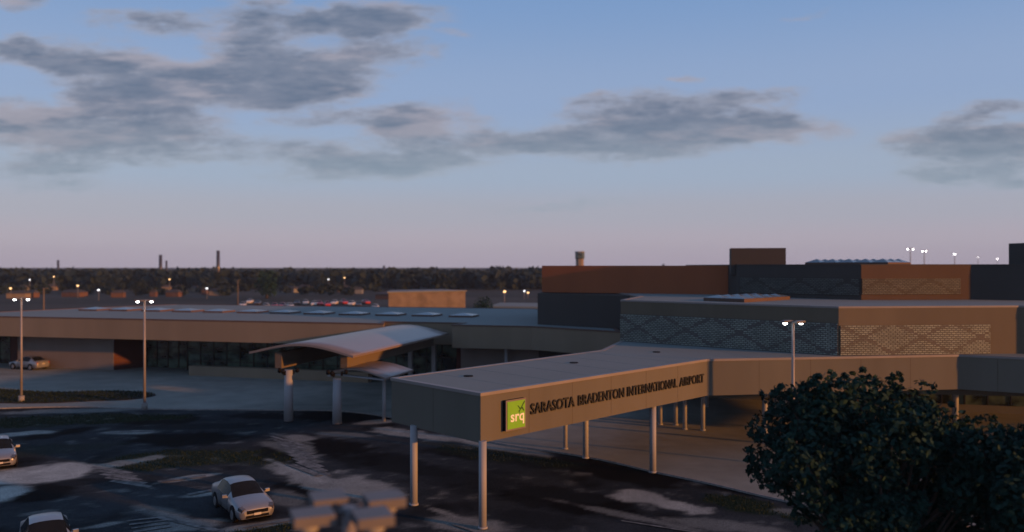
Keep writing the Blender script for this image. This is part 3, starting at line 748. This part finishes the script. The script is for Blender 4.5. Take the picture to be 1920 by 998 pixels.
def sedan(label, group, paintm):
    rows = sedan_loft(); n = len(rows[0]); ns = len(rows)
    root = thing('parked_car', (0, 0, 0), label, 'car', group)
    cat = {}
    half = 9
    for i in range(ns-1):
        for j in range(n):
            key = 'body'; jj = j if j < half-1 else n-1-j   # mirrored index of the strip
            if jj in (5, 6, 7) and i in (5, 6): key = 'windscreen'
            if jj in (5, 6, 7) and i in (10, 11): key = 'rear_window'
            if jj == 4 and 6 <= i <= 7: key = 'front_side_window'+('L' if j < half else 'R')
            if jj == 4 and 8 <= i <= 9: key = 'rear_side_window'+('L' if j < half else 'R')
            cat.setdefault(key, []).append((i, j))
    for key, fl in cat.items():
        mb = MB(); vm = {}
        def gv(i, j):
            j %= n
            if (i, j) not in vm: vm[(i, j)] = mb.bm.verts.new(rows[i][j])
            return vm[(i, j)]
        for i, j in fl:
            f = mb.bm.faces.new((gv(i, j), gv(i+1, j), gv(i+1, j+1), gv(i, j+1))); f.smooth = True
        if key == 'body':
            mb.bm.faces.new([gv(0, j) for j in range(n)]); mb.bm.faces.new([gv(ns-1, j) for j in range(n)][::-1])
        body = mb.build(key.rstrip('LR'), paintm if key == 'body' else M['carglass'], root, local=True)
        if key == 'body': bodyo = body
    P_ = lambda name, mb, mat, par=root: mb.build(name, mat, par, local=True)
    for sx in (1.42, -1.30):
        for sy in (1, -1):
            y = .80*sy
            t = MB(); t.cyl((sx, y-.11*sy, .315), (sx, y+.10*sy, .315), .315, .315, 20); wh = P_('wheel', t, M['tyre'])
            r_ = MB(); r_.cyl((sx, y+.095*sy, .315), (sx, y+.112*sy, .315), .215, .20, 16); P_('rim', r_, M['rim'], wh)
            a_ = MB(); a_.cyl((sx, y-.05*sy, .36), (sx, (.886 if sx > 0 else .886)*sy, .36), .385, .385, 24); P_('wheel_arch', a_, M['black'])
    for sy in (1, -1):
        mb = MB(); mb.box((2.085, .60*sy, .67), (.26, .36, .15), R(-28)*sy, 0, R(22)); P_('headlight', mb, M['headlamp'])
        mb = MB(); mb.box((-2.18, .62*sy, .80), (.14, .30, .17), R(18)*sy, 0, R(-8)); P_('taillight', mb, M['taillamp'])
        mb = MB(); mb.box((.62, .99*sy, .985), (.12, .20, .13), R(8)*sy); mb.box((.66, .90*sy, .95), (.06, .10, .05)); P_('mirror', mb, paintm)
        mb = MB(); mb.ball((2.17, .60*sy, .36), .10, (.6, 1.4, .8), 1); P_('fog_lamp', mb, M['black'])
        for xx in (.02, -.95):
            mb = MB(); mb.box((xx, .885*sy, .80), (.17, .02, .035)); P_('door_handle', mb, paintm)
        for xx in (.62, -.35, -1.22):
            pass
        mb = MB(); mb.box((-.35, .872*sy, .62), (.012, .02, .60)); mb.box((.62, .872*sy, .60), (.012, .02, .56)); mb.box((-.3, .868*sy, .255), (1.9, .03, .09)); P_('door_seam', mb, M['black'])
    mb = MB(); mb.box((2.235, 0, .55), (.10, .96, .15), 0, 0, R(10)); P_('grille', mb, M['black'])
    mb = MB(); mb.box((2.235, 0, .345), (.09, 1.04, .11)); P_('air_intake', mb, M['black'])
    mb = MB(); mb.box((2.285, 0, .44), (.02, .32, .10)); P_('number_plate', mb, M['plate'])
    mb = MB(); mb.box((-2.285, 0, .70), (.02, .32, .12)); P_('number_plate', mb, M['plate'])
    return root
car = sedan('silver sedan parked alone in the open lot, nose towards the blurred lamp post', 'silver cars in the car park', M['silver'])
def heading(dx, dy): return math.atan2(dy, dx)
hd = heading(.58, -.815)
car.location = (-18.75*U, 56.3*U, 0); car.rotation_euler = (0, 0, hd)
dup(car, (-44.45*U, 70.0*U, 0), hd, 'silver sedan cut off by the left edge of the picture beside a pale strip')
dup(car, (-27.35*U, 47.6*U, 0), hd-.05, 'silver sedan showing only its roof at the bottom edge of the picture')
dup(car, (-79.6*U, 133.6*U, 0.03), R(158), 'silver sedan parked against the pale terminal wall behind a lamp post')
# small far cars: one mesh each
def far_car(loc, rz, mats, label):
    rows = sedan_loft(); n = len(rows[0]); mb = MB(); vm = [[mb.bm.verts.new(p) for p in r] for r in rows]
    for i in range(len(rows)-1):
        for j in range(n):
            jj = j if j < 8 else n-1-j
            mb.slot = 1 if ((jj == 4 and 6 <= i <= 9) or (jj >= 5 and i in (5, 6, 10, 11))) else 0
            f = mb.bm.faces.new((vm[i][j], vm[i+1][j], vm[i+1][(j+1) % n], vm[i][(j+1) % n])); f.material_index = mb.slot; f.smooth = True
    mb.slot = 0
    mb.bm.faces.new(vm[0]); mb.bm.faces.new(vm[-1][::-1])
    mb.slot = 2
    for sx in (1.42, -1.3):
        for sy in (1, -1): mb.cyl((sx, .7*sy, .31), (sx, .9*sy, .31), .31, .31, 10)
    o = mb.build('parked_car', mats, None, local=True); o.location = loc; o.rotation_euler = (0, 0, rz)
    return tag(o, label, 'car', 'cars parked in the row beyond the wing roof')
pr = {}
LAB = {'car_red': 'far red car in the row parked beyond the wing roof', 'car_white': 'far pale cream car in the row parked beyond the wing roof', 'car_dark': 'far dark car in the row parked beyond the wing roof'}
kinds = ['car_white', 'car_white', 'car_dark', 'car_white', 'car_red', 'car_red', 'car_white', 'car_dark', 'car_white', 'car_white', 'car_red', 'car_red', 'car_white', 'car_red', 'car_white', 'car_dark', 'car_red', 'car_white']
for k, kd in enumerate(kinds):
    px = 455+k*14.6+random.uniform(-3, 3); dd = random.uniform(318, 372)
    loc = ((px-CX)/F*dd*U, dd*U, -.05); rz = R(-75+random.uniform(-14, 14))
    if kd not in pr: pr[kd] = far_car(loc, rz, [M[kd], M['carglass'], M['tyre']], LAB[kd])
    else:
        o = pr[kd].copy(); COL.objects.link(o); o.location = loc; o.rotation_euler = (0, 0, rz)

# ------------------------------------------------------------------ vegetation
def leaf_cloud(vs, fs, centre, rad, n, size, flat=1.0):
    for _ in range(n):
        while True:
            p = Vector((random.uniform(-1, 1), random.uniform(-1, 1), random.uniform(-1, 1)))
            l = p.length
            if 0.05 < l <= 1 and random.random() < l**1.2+.15: break
        c = Vector(centre)+Vector((p.x*rad, p.y*rad, p.z*rad*flat))
        nrm = (p.normalized()*.6+Vector((random.gauss(0, .6), random.gauss(0, .6), random.gauss(0.3, .6)))).normalized()
        t = nrm.orthogonal().normalized(); t = Matrix.Rotation(random.uniform(0, 6.283), 3, nrm) @ t; b = nrm.cross(t)
        s_ = size*random.uniform(.6, 1.35); k = len(vs)
        vs += [c-t*s_, c-t*s_*.25+b*s_*.52, c+t*s_*.55+b*s_*.38, c+t*s_*1.05, c+t*s_*.5-b*s_*.42, c-t*s_*.3-b*s_*.5]
        fs.append((k, k+1, k+2, k+3, k+4, k+5))
def tree(base, height, crowns, label, seed, leaf=.17, per=190, group=None, cat='tree', trunk_r=.28):
    random.seed(seed)
    x, y, z = base; root = thing('broadleaf_tree', base, label, cat, group)
    mb = MB(); top = Vector((x, y, z+height*.55)); mid = Vector((x+.15, y-.1, z+height*.28))
    mb.cyl((x, y, z-.1), mid, trunk_r, trunk_r*.75, 10, False); mb.cyl(mid, top, trunk_r*.75, trunk_r*.4, 10, False)
    tr = mb.build('trunk', M['bark'], root)
    mb = MB()
    for (cx, cy, cz, r) in crowns:
        a = mid.lerp(top, random.uniform(.1, .9)); mb.cyl(a, (x+cx, y+cy, z+cz), trunk_r*.28, trunk_r*.07, 6, False)
    mb.build('limb', M['bark'], root)
    vs, fs_ = [], []
    for (cx, cy, cz, r) in crowns:
        leaf_cloud(vs, fs_, (cx, cy, cz), r, int(per*(r/1.0)**2), leaf, .8)
        for _ in range(7):      # stray sprigs
            d_ = Vector((random.gauss(0, 1), random.gauss(0, 1), random.gauss(.2, .8))).normalized()*r*random.uniform(.9, 1.22)
            leaf_cloud(vs, fs_, (cx+d_.x, cy+d_.y, cz+d_.z), r*.20, 22, leaf*.95, 1.0)
    me_ = bpy.data.meshes.new('crown'); me_.from_pydata([tuple(v) for v in vs], [], fs_); me_.materials.append(M['leaf'])
    o = bpy.data.objects.new('crown', me_); COL.objects.link(o); o.parent = root; ORG[o.name] = Vector(base)
    return root
TD = 32*U                                          # main tree distance
def crown_from(outline, dist, depth, rmin, rmax, n, base, seed):
    """fill the surveyed crown silhouette with leaf clumps spread through its depth"""
    random.seed(seed); out = []
    P = [((px-CX)/F*dist, H-(py-CY)/F*dist) for px, py in outline]
    xs_ = [p[0] for p in P]; zs = [p[1] for p in P]; cx0 = sum(xs_)/len(xs_)
    hw = (max(xs_)-min(xs_))/2
    tries = 0
    while len(out) < n and tries < 60000:
        tries += 1
        x_, z_ = random.uniform(min(xs_), max(xs_)), random.uniform(min(zs), max(zs))
        if not inpoly(x_, z_, P): continue
        r = random.uniform(rmin, rmax)
        ok = all(inpoly(x_+r*.72*math.cos(a), z_+r*.60*math.sin(a), P) for a in (0, .785, 1.57, 2.36, 3.14, 3.93, 4.71, 5.5))
        if not ok: continue
        k = max(0.15, 1-((x_-cx0)/hw)**2)**.5
        out.append((x_-base[0], random.uniform(-1, 1)*depth*k, z_-base[2], r))
    return out
outl = [(1404, 866), (1418, 838), (1436, 822), (1440, 800), (1462, 800), (1470, 745), (1498, 722), (1530, 712), (1575, 708), (1622, 712), (1640, 730), (1672, 722), (1690, 708), (1697, 735), (1738, 735), (1770, 752), (1798, 776), (1822, 776), (1828, 808), (1850, 830), (1860, 900), (1850, 980), (1800, 1040), (1700, 1090), (1560, 1090), (1500, 1030), (1480, 950), (1440, 905)]
base = ((1655-CX)/F*TD, TD, 0.0)
cr = crown_from(outl, TD, 2.1, .40, .78, 130, base, 3)
cr = [c for c in cr if not (c[0] < -1.0 and c[2] < 5.4 and random.random() < .5)]
for px_, py_, r_ in ((1440, 822, .34), (1424, 862, .36), (1436, 902, .30), (1462, 846, .34), (1470, 908, .30), (1478, 752, .34), (1532, 726, .34), (1618, 722, .36), (1692, 722, .24), (1694, 745, .26), (1790, 786, .36), (1826, 812, .32), (1506, 965, .36)):
    cr.append(((px_-CX)/F*TD-base[0], random.uniform(-.6, .6), H-(py_-CY)/F*TD, r_))
tree(base, 7.2, cr, 'large dark leafy tree in the right foreground before the canopy', 11, leaf=.08, per=520)
outl2 = [(1835, 840), (1850, 812), (1872, 802), (1890, 818), (1915, 800), (1960, 790), (2030, 800), (2080, 880), (2070, 1010), (2000, 1080), (1880, 1080), (1840, 1000), (1820, 900)]
TD2 = 29*U; base2 = ((1950-CX)/F*TD2, TD2, 0.0)
cr2 = crown_from(outl2, TD2, 1.5, .36, .70, 75, base2, 5)
tree(base2, 6.2, cr2, 'lower dark leafy tree cut off by the right edge of the picture', 12, leaf=.08, per=520)

# far-off wood on the skyline
random.seed(21)
def blob_forest(name, items, mat):
    vs, fs_ = [], []
    for (x, y, z, r, hh) in items:
        n_ = 70
        leaf_cloud(vs, fs_, (x, y, z+hh*.55), r, n_, r*.33, hh*.5/r)
    me_ = bpy.data.meshes.new(name); me_.from_pydata([tuple(v) for v in vs], [], fs_); me_.materials.append(mat)
    o = bpy.data.objects.new(name, me_); COL.objects.link(o); return o
items = []
for k in range(900):
    dd = random.choice((620, 700, 780, 860, 960))+random.uniform(-40, 40)
    px = random.uniform(-120, 1100)
    hh = (17-(random.gauss(511.5, 3.4)-CY)*dd/F)*U*(1 if dd > 750 else .93)
    items.append(((px-CX)/F*dd*U, dd*U, -.1, random.uniform(4.5, 8), max(5, hh)))
for k in range(70):
    dd = random.uniform(460, 600); px = random.uniform(-60, 720)
    items.append(((px-CX)/F*dd*U, dd*U, -.1, random.uniform(1.8, 3.2), random.uniform(2.2, 4.2)))
tag(blob_forest('forest', items, M['farleaf']), kind='stuff')
back = []
for k in range(500):
    dd = random.uniform(1000, 1500); px = random.uniform(-500, 2400)
    back.append(((px-CX)/F*dd*U, dd*U, -.1, random.uniform(8, 14), (17-(random.gauss(509.8, 2.0)-CY)*dd/F)*U))
tag(blob_forest('distant_forest', back, M['farleaf']), kind='stuff')
def single_tree(px, ytop, dd, r, label, mat='farleaf'):
    X_, Y_ = (px-CX)/F*dd*U, dd*U; top = H-(ytop-CY)*dd*U/F
    root = thing('round_tree', (X_, Y_, -.05), label, 'tree', 'single trees beyond the wing')
    MB().cyl((X_, Y_, -.05), (X_, Y_, top*.5), r*.09, r*.05, 8).build('trunk', M['bark'], root)
    vs, fs_ = [], []
    for _ in range(9):
        leaf_cloud(vs, fs_, (random.uniform(-.45, .45)*r, random.uniform(-.45, .45)*r, top*random.uniform(.35, .78)), r*.62, 90, r*.10, 1.0)
    me_ = bpy.data.meshes.new('crown'); me_.from_pydata([tuple(v) for v in vs], [], fs_); me_.materials.append(M[mat])
    o = bpy.data.objects.new('crown', me_); COL.objects.link(o); o.parent = root
single_tree(500, 508, 430, 5.5, 'large round dark tree on the skyline left of the tan hangar', 'leaf')
single_tree(905, 556, 235, 2.4, 'small dark bushy tree just right of the tan hangar', 'leaf')
single_tree(215, 520, 520, 4.0, 'dark tree between the far houses above the wing roof')
single_tree(255, 526, 470, 4.0, 'dark tree right of the lamp-lit far houses')
single_tree(600, 520, 560, 4.5, 'dark tree behind the far rust-walled houses')

# far houses
random.seed(5)
def house(px, py, dd, wpx, hpx, mat, label, rz):
    X_, Y_ = (px-CX)/F*dd*U, dd*U; w_ = wpx*dd*U/F; h_ = max(2.4, hpx*dd*U/F); dp = w_*.6
    root = thing('house', (X_, Y_, -.05), label, 'house', 'far houses beyond the wing')
    MB().box((X_, Y_, h_*.35), (w_, dp, h_*.72), rz).build('wall', mat, root)
    mb = MB(); m_ = Matrix.Rotation(rz, 3, 'Z'); e = .06
    k = [mb.bm.verts.new(Vector((X_, Y_, h_*.711))+m_ @ Vector((sx*w_*(.5+e), sy*dp*(.5+e), 0))) for sx, sy in ((-1, -1), (1, -1), (1, 1), (-1, 1))]
    t = [mb.bm.verts.new(Vector((X_, Y_, h_*1.15))+m_ @ Vector((sx*w_*.28, 0, 0))) for sx in (-1, 1)]
    for f in ((k[0], k[1], t[1], t[0]), (k[1], k[2], t[1]), (k[2], k[3], t[0], t[1]), (k[3], k[0], t[0])): mb.bm.faces.new(f)
    mb.bm.faces.new(k[::-1]); mb.build('roof', M['dark_roof'], root)
hl = [(8, 522, 600, 16, 9, 'house_tan', 'tan house cut by the left edge below the skyline wood'), (45, 524, 560, 14, 8, 'house_grey', 'small grey house second from the left edge'),
      (72, 523, 590, 16, 9, 'house_tan', 'tan house above the lit left lamp post'), (98, 525, 570, 20, 10, 'house_tan', 'larger tan house under the short stack'), (116, 526, 600, 14, 9, 'house_grey', 'pale grey house just right of the short stack'),
      (35, 540, 430, 34, 9, 'house_tan', 'long low tan house directly behind the left lamp post'), (62, 538, 440, 20, 8, 'house_rust', 'rust house right of the left lamp head'), (140, 538, 450, 38, 9, 'house_rust', 'long rust-orange house with broad front'),
      (222, 541, 440, 22, 7, 'house_rust', 'small rust house between lamp posts'), (288, 538, 450, 12, 8, 'house_rust', 'narrow rust house left of the second stack'), (313, 523, 560, 16, 8, 'house_tan', 'tan house under the pair of stacks'),
      (335, 525, 560, 16, 8, 'house_tan', 'tan house between the stacks'), (327, 538, 450, 26, 8, 'house_rust', 'rust house beneath the pair of stacks'), (366, 528, 540, 14, 9, 'house_tan', 'olive tan house left of the tallest stack'),
      (384, 534, 480, 10, 12, 'house_rust', 'narrow tall rust house beside the tallest stack'), (405, 537, 470, 22, 8, 'house_tan', 'tan house at the foot of the tallest stack'), (545, 534, 520, 30, 8, 'house_grey', 'grey-walled house right of the round dark tree'),
      (572, 531, 540, 26, 11, 'house_rust', 'rust house with higher gable mid skyline'), (606, 533, 520, 18, 8, 'house_tan', 'tan house left of the far lamps'), (645, 532, 530, 24, 11, 'house_tan', 'tan house with pale front before the wood'),
      (670, 536, 500, 20, 7, 'house_grey', 'low grey house left of the long shed'), (745, 534, 420, 70, 8, 'house_rust', 'long low rust shed behind the tan hangar')]
for px, py, dd, wpx, hpx, mt, lab in hl:
    house(px, py, dd, wpx, hpx, M[mt], lab, R(-14+random.uniform(-12, 20)))
# tan hangar behind the wing
hp = q((-33.5, 220), (-13.4, 233), (-21, 246), (-35.1, 236.5))
hg = thing('hangar', (hp[0][0], hp[0][1], -.05), 'sunlit tan hangar with ribbed wall standing behind the wing roof', 'hangar')
MB().prism(hp, -.05, 9.7*U).build('wall', M['hangar'], hg)
MB().prism(inset(hp, -.25), 9.7*U, 10.0*U).build('roof', M['house_grey'], hg)
# low grey shed right of it
hp = q((-7, 242), (9, 238), (12, 262), (-4, 266))
MBs = MB().prism(hp, -.05, 5.0*U); tag(MBs.build('grey_shed', M['roof']), 'low flat grey shed between hangar and dark block', 'shed')
# far street lamps
random.seed(9)
fl = None
for px, py, dd, mt, lab in ((185, 544, 400, 'lens', 'white far lamp glowing above the wing roof'), (946, 547, 330, 'warm', 'warm bright lamp right of the hangar'), (983, 546, 420, 'lens', 'faint pale lamp near the dark block'), (990, 549, 430, 'warm', 'faint warm lamp closest to the dark block'),
                        (388, 541, 420, 'lens', 'pale far lamp at the foot of the tallest stack'), (616, 524, 560, 'lens', 'far white lamp before the wood'), (56, 525, 560, 'lens', 'bluish far lamp among the left houses'), (20, 541, 420, 'warm', 'warm lamp by the long tan house'),
                        (101, 519, 560, 'warm', 'warm lamp by the larger tan house'), (146, 536, 430, 'warm', 'orange lamp at the long rust house'), (318, 524, 540, 'warm', 'warm lamp under the stack pair'), (646, 521, 560, 'warm', 'warm lamp above the pale-fronted house')):
    X_, Y_ = (px-CX)/F*dd*U, dd*U; z_ = H-(py-CY)*dd*U/F
    r_ = thing('street_lamp', (X_, Y_, -.05), lab, 'street lamp', 'street lamps in the far town')
    MB().cyl((X_, Y_, -.05), (X_, Y_, z_), .09, .06, 8).build('pole', M['pole'], r_)
    MB().ball((X_, Y_-.1, z_), .34 if mt == 'lens' else .42, (1, 1, .7)).build('lamp', M['far_lens' if mt == 'lens' else mt], r_)

# ------------------------------------------------------------------ evening haze
hm_ = bpy.data.materials.new('evening_haze'); hm_.use_nodes = True; nt = hm_.node_tree; nt.nodes.remove(nt.nodes['Principled BSDF'])
pv = N(nt, 'ShaderNodeVolumePrincipled', i_Density=0.00014, i_Anisotropy=0.0); pv.inputs['Color'].default_value = (0.55, 0.74, 1.0, 1)
L(nt, pv.outputs[0], nt.nodes['Material Output'].inputs['Volume'])
MBh = MB().box((0, 650, 19), (3000, 1400, 42)); tag(MBh.build('haze', hm_), kind='stuff')
# ------------------------------------------------------------------ sky
W = bpy.data.worlds.new('World'); S.world = W; W.use_nodes = True
nt = W.node_tree; bg = nt.nodes['Background']
STR = 0.12; EXPO = 0.0
sky = N(nt, 'ShaderNodeTexSky', sky_type='NISHITA', sun_disc=False)
sky.sun_elevation = SUN_EL; sky.sun_rotation = math.atan2(SUN[0], SUN[1]); sky.altitude = 0; sky.air_density = 1.0; sky.dust_density = 1.0; sky.ozone_density = 1.0
geo = N(nt, 'ShaderNodeTexCoord')
nv = N(nt, 'ShaderNodeVectorMath', operation='NORMALIZE'); L(nt, geo.outputs['Generated'], nv.inputs[0])
sx = N(nt, 'ShaderNodeSeparateXYZ'); L(nt, nv.outputs[0], sx.inputs[0])
ramp = N(nt, 'ShaderNodeValToRGB')
el = ramp.color_ramp; el.interpolation = 'EASE'
lin = lambda c: c/12.92 if c <= .04045 else ((c+.055)/1.055)**2.4
L8 = lambda r, g, b: tuple(lin(v/255)/STR for v in (r, g, b))
stops = [(0.0, (174, 165, 182)), (.03, (177, 170, 185)), (.065, (169, 171, 187)), (.11, (160, 175, 198)), (.2, (147, 169, 205)), (.33, (124, 157, 203)), (.65, (106, 132, 174)), (1.0, (98, 117, 153))]
while len(el.elements) < len(stops): el.elements.new(0.5)
for e_, (p_, c_) in zip(el.elements, stops):
    e_.position = p_; e_.color = tuple(lin(v/255) for v in c_)+(1,)
L(nt, sx.outputs[2], ramp.inputs[0])
rv = N(nt, 'ShaderNodeVectorMath', operation='SCALE'); L(nt, ramp.outputs[0], rv.inputs[0]); rv.inputs['Scale'].default_value = 1/STR
base_sky = mix(nt, 0.93, sky.outputs[0], rv.outputs[0])
# cloud banks, laid out by compass bearing and elevation
yy = mathn(nt, 'MAXIMUM', sx.outputs[1], 0.02)
ca = mathn(nt, 'DIVIDE', sx.outputs[0], yy); ce = mathn(nt, 'DIVIDE', sx.outputs[2], yy)
cv = N(nt, 'ShaderNodeCombineXYZ'); L(nt, ca, cv.inputs[0]); L(nt, ce, cv.inputs[1])
def nz(sc, det, rough, stretch, off=0.0):
    mp = N(nt, 'ShaderNodeMapping'); mp.inputs['Scale'].default_value = (1, stretch, 1); mp.inputs['Location'].default_value = (off, off*.7, off)
    L(nt, cv.outputs[0], mp.inputs[0]); n = N(nt, 'ShaderNodeTexNoise', i_Scale=sc, i_Detail=det, i_Roughness=rough); L(nt, mp.outputs[0], n.inputs['Vector']); return n
wn = nz(5.0, 4.0, .6, 2.6, 3.0)
wsub = N(nt, 'ShaderNodeVectorMath', operation='SUBTRACT'); L(nt, wn.outputs['Color'], wsub.inputs[0]); wsub.inputs[1].default_value = (.5, .5, .5)
wmul = N(nt, 'ShaderNodeVectorMath', operation='MULTIPLY'); L(nt, wsub.outputs[0], wmul.inputs[0]); wmul.inputs[1].default_value = (.16, .06, 0)
wc = N(nt, 'ShaderNodeVectorMath', operation='ADD'); L(nt, cv.outputs[0], wc.inputs[0]); L(nt, wmul.outputs[0], wc.inputs[1])
CL = [(60, 108, 130, 28, 8, .95), (210, 120, 170, 38, 6, 1.05), (280, 172, 180, 36, 4, 1.2), (230, 198, 120, 28, 8, 1.15), (480, 92, 95, 50, 14, 1.0), (450, 140, 190, 34, -4, 1.1), (520, 178, 170, 30, -4, 1.1), (670, 120, 140, 44, -6, .9),
      (700, 40, 140, 36, -8, 1.05), (600, 45, 150, 22, 0, .7), (310, 45, 120, 24, 0, .5), (480, 10, 70, 16, 0, .8), (50, 10, 60, 16, 0, .7), (280, 40, 60, 16, 0, .45), (40, 75, 40, 12, 0, .5), (80, 240, 160, 40, 6, 1.0), (200, 275, 200, 32, 2, .9), (310, 240, 130, 38, 6, .9), (60, 310, 160, 20, 0, .7), (250, 305, 160, 10, 0, .4), (100, 345, 160, 14, 0, .35),
      (600, 225, 80, 18, -4, .75), (800, 245, 120, 42, 6, 1.05), (620, 300, 170, 34, 2, .85), (830, 300, 130, 24, -3, .75), (950, 265, 90, 20, 4, .8), (1040, 270, 110, 22, 4, .8), (1180, 235, 130, 50, -4, .95), (1300, 245, 170, 50, -3, 1.0), (1200, 285, 150, 22, -2, .8), (1420, 245, 130, 26, 0, .9), (1390, 190, 110, 22, -8, .75), (1110, 190, 50, 14, -4, .6), (1320, 150, 40, 10, -4, .5),
      (1850, 215, 90, 16, -10, .8), (1780, 265, 130, 26, -2, .85), (1880, 290, 160, 50, -6, .95), (1800, 325, 110, 16, -2, .6), (1900, 345, 60, 10, 6, .5), (930, 385, 160, 8, 0, .25), (1100, 382, 120, 8, 0, .22), (1520, 36, 50, 6, -10, .15), (830, 60, 70, 10, 4, .3)]
acc = None
for cx_, cy_, rx_, ry_, an_, v_ in CL:
    sb = N(nt, 'ShaderNodeVectorMath', operation='SUBTRACT'); L(nt, wc.outputs[0], sb.inputs[0]); sb.inputs[1].default_value = ((cx_-CX)/F, (CY-cy_)/F, 0)
    rt = N(nt, 'ShaderNodeVectorRotate', rotation_type='Z_AXIS'); rt.inputs['Angle'].default_value = R(an_); L(nt, sb.outputs[0], rt.inputs['Vector'])
    ml = N(nt, 'ShaderNodeVectorMath', operation='MULTIPLY'); L(nt, rt.outputs[0], ml.inputs[0]); ml.inputs[1].default_value = (F/rx_, F/ry_, 0)
    ln = N(nt, 'ShaderNodeVectorMath', operation='LENGTH'); L(nt, ml.outputs[0], ln.inputs[0])
    mr = N(nt, 'ShaderNodeMapRange', interpolation_type='SMOOTHSTEP'); L(nt, ln.outputs['Value'], mr.inputs[0])
    mr.inputs[1].default_value = 1.55; mr.inputs[2].default_value = .15; mr.inputs[3].default_value = 0; mr.inputs[4].default_value = v_
    if acc is None: acc = mr.outputs[0]
    else:   # soft union
        acc = mathn(nt, 'SUBTRACT', mathn(nt, 'ADD', acc, mr.outputs[0]), mathn(nt, 'MULTIPLY', mathn(nt, 'MULTIPLY', acc, mr.outputs[0]), .75))
f4 = nz(34.0, 5.0, .6, 2.6, 5.0).outputs[0]; f1 = nz(10.0, 8.0, .6, 2.8, 7.0).outputs[0]; f2 = nz(14.0, 6.0, .6, 4.5, 1.0).outputs[0]; f3 = nz(6.0, 6.0, .55, 5.0, 13.0).outputs[0]
dn = mathn(nt, 'ADD', acc, mathn(nt, 'ADD', mathn(nt, 'MULTIPLY_ADD', f1, 1.9, -.92), mathn(nt, 'MULTIPLY_ADD', f4, .9, -.45)))
def sstep(x, a, b, hi=1.0):
    m_ = N(nt, 'ShaderNodeMapRange', interpolation_type='SMOOTHSTEP'); L(nt, x, m_.inputs[0]); m_.inputs[1].default_value = a; m_.inputs[2].default_value = b; m_.inputs[4].default_value = hi; return m_.outputs[0]
alpha = mathn(nt, 'MULTIPLY', sstep(dn, -.08, .86, .82), sstep(acc, .0, .22))
shade = mathn(nt, 'ADD', mathn(nt, 'MULTIPLY', sstep(dn, .25, 1.15), .8), mathn(nt, 'MULTIPLY_ADD', f2, 1.5, -.72), clamp=True)
low = sstep(ce, .20, .09)
dark = mix(nt, low, L8(94, 106, 126), L8(134, 150, 166)); pale_ = mix(nt, low, L8(160, 160, 172), L8(160, 170, 184))
cc = mix(nt, shade, pale_, dark)
warm_ = mathn(nt, 'MULTIPLY', sstep(f3, .50, .66), mathn(nt, 'SUBTRACT', 1.0, low, clamp=True))
cc = mix(nt, mathn(nt, 'MULTIPLY', warm_, .7), cc, L8(174, 166, 174))
final = mix(nt, alpha, base_sky, cc)
W.cycles.sampling_method = 'NONE'
L(nt, final, bg.inputs['Color']); bg.inputs['Strength'].default_value = STR

# ------------------------------------------------------------------ sun, camera, view
sd = bpy.data.lights.new('sun', 'SUN'); sd.energy = 4.4; sd.angle = R(1.0); sd.color = (1.0, 0.375, 0.072)
so = bpy.data.objects.new('sun', sd); COL.objects.link(so)
v = Vector((SUN[0]*math.cos(SUN_EL), SUN[1]*math.cos(SUN_EL), math.sin(SUN_EL))).normalized()
so.rotation_euler = v.to_track_quat('Z', 'Y').to_euler(); so.location = v*60
cd = bpy.data.cameras.new('camera'); cam = bpy.data.objects.new('camera', cd); COL.objects.link(cam)
cam.location = (0, 0, H); cam.rotation_euler = (R(90), 0, 0)
cd.sensor_width = 36; cd.lens = 36*F/1920; cd.clip_start = 0.2; cd.clip_end = 9000
cd.dof.use_dof = True; cd.dof.focus_distance = 33; cd.dof.aperture_fstop = 0.29
S.camera = cam
S.view_settings.view_transform = 'Standard'; S.view_settings.look = 'None'; S.view_settings.gamma = 1.0; S.view_settings.exposure = EXPO
S.cycles.use_denoising = True; S.cycles.max_bounces = 5; S.cycles.diffuse_bounces = 2
S.cycles.sample_clamp_indirect = 3
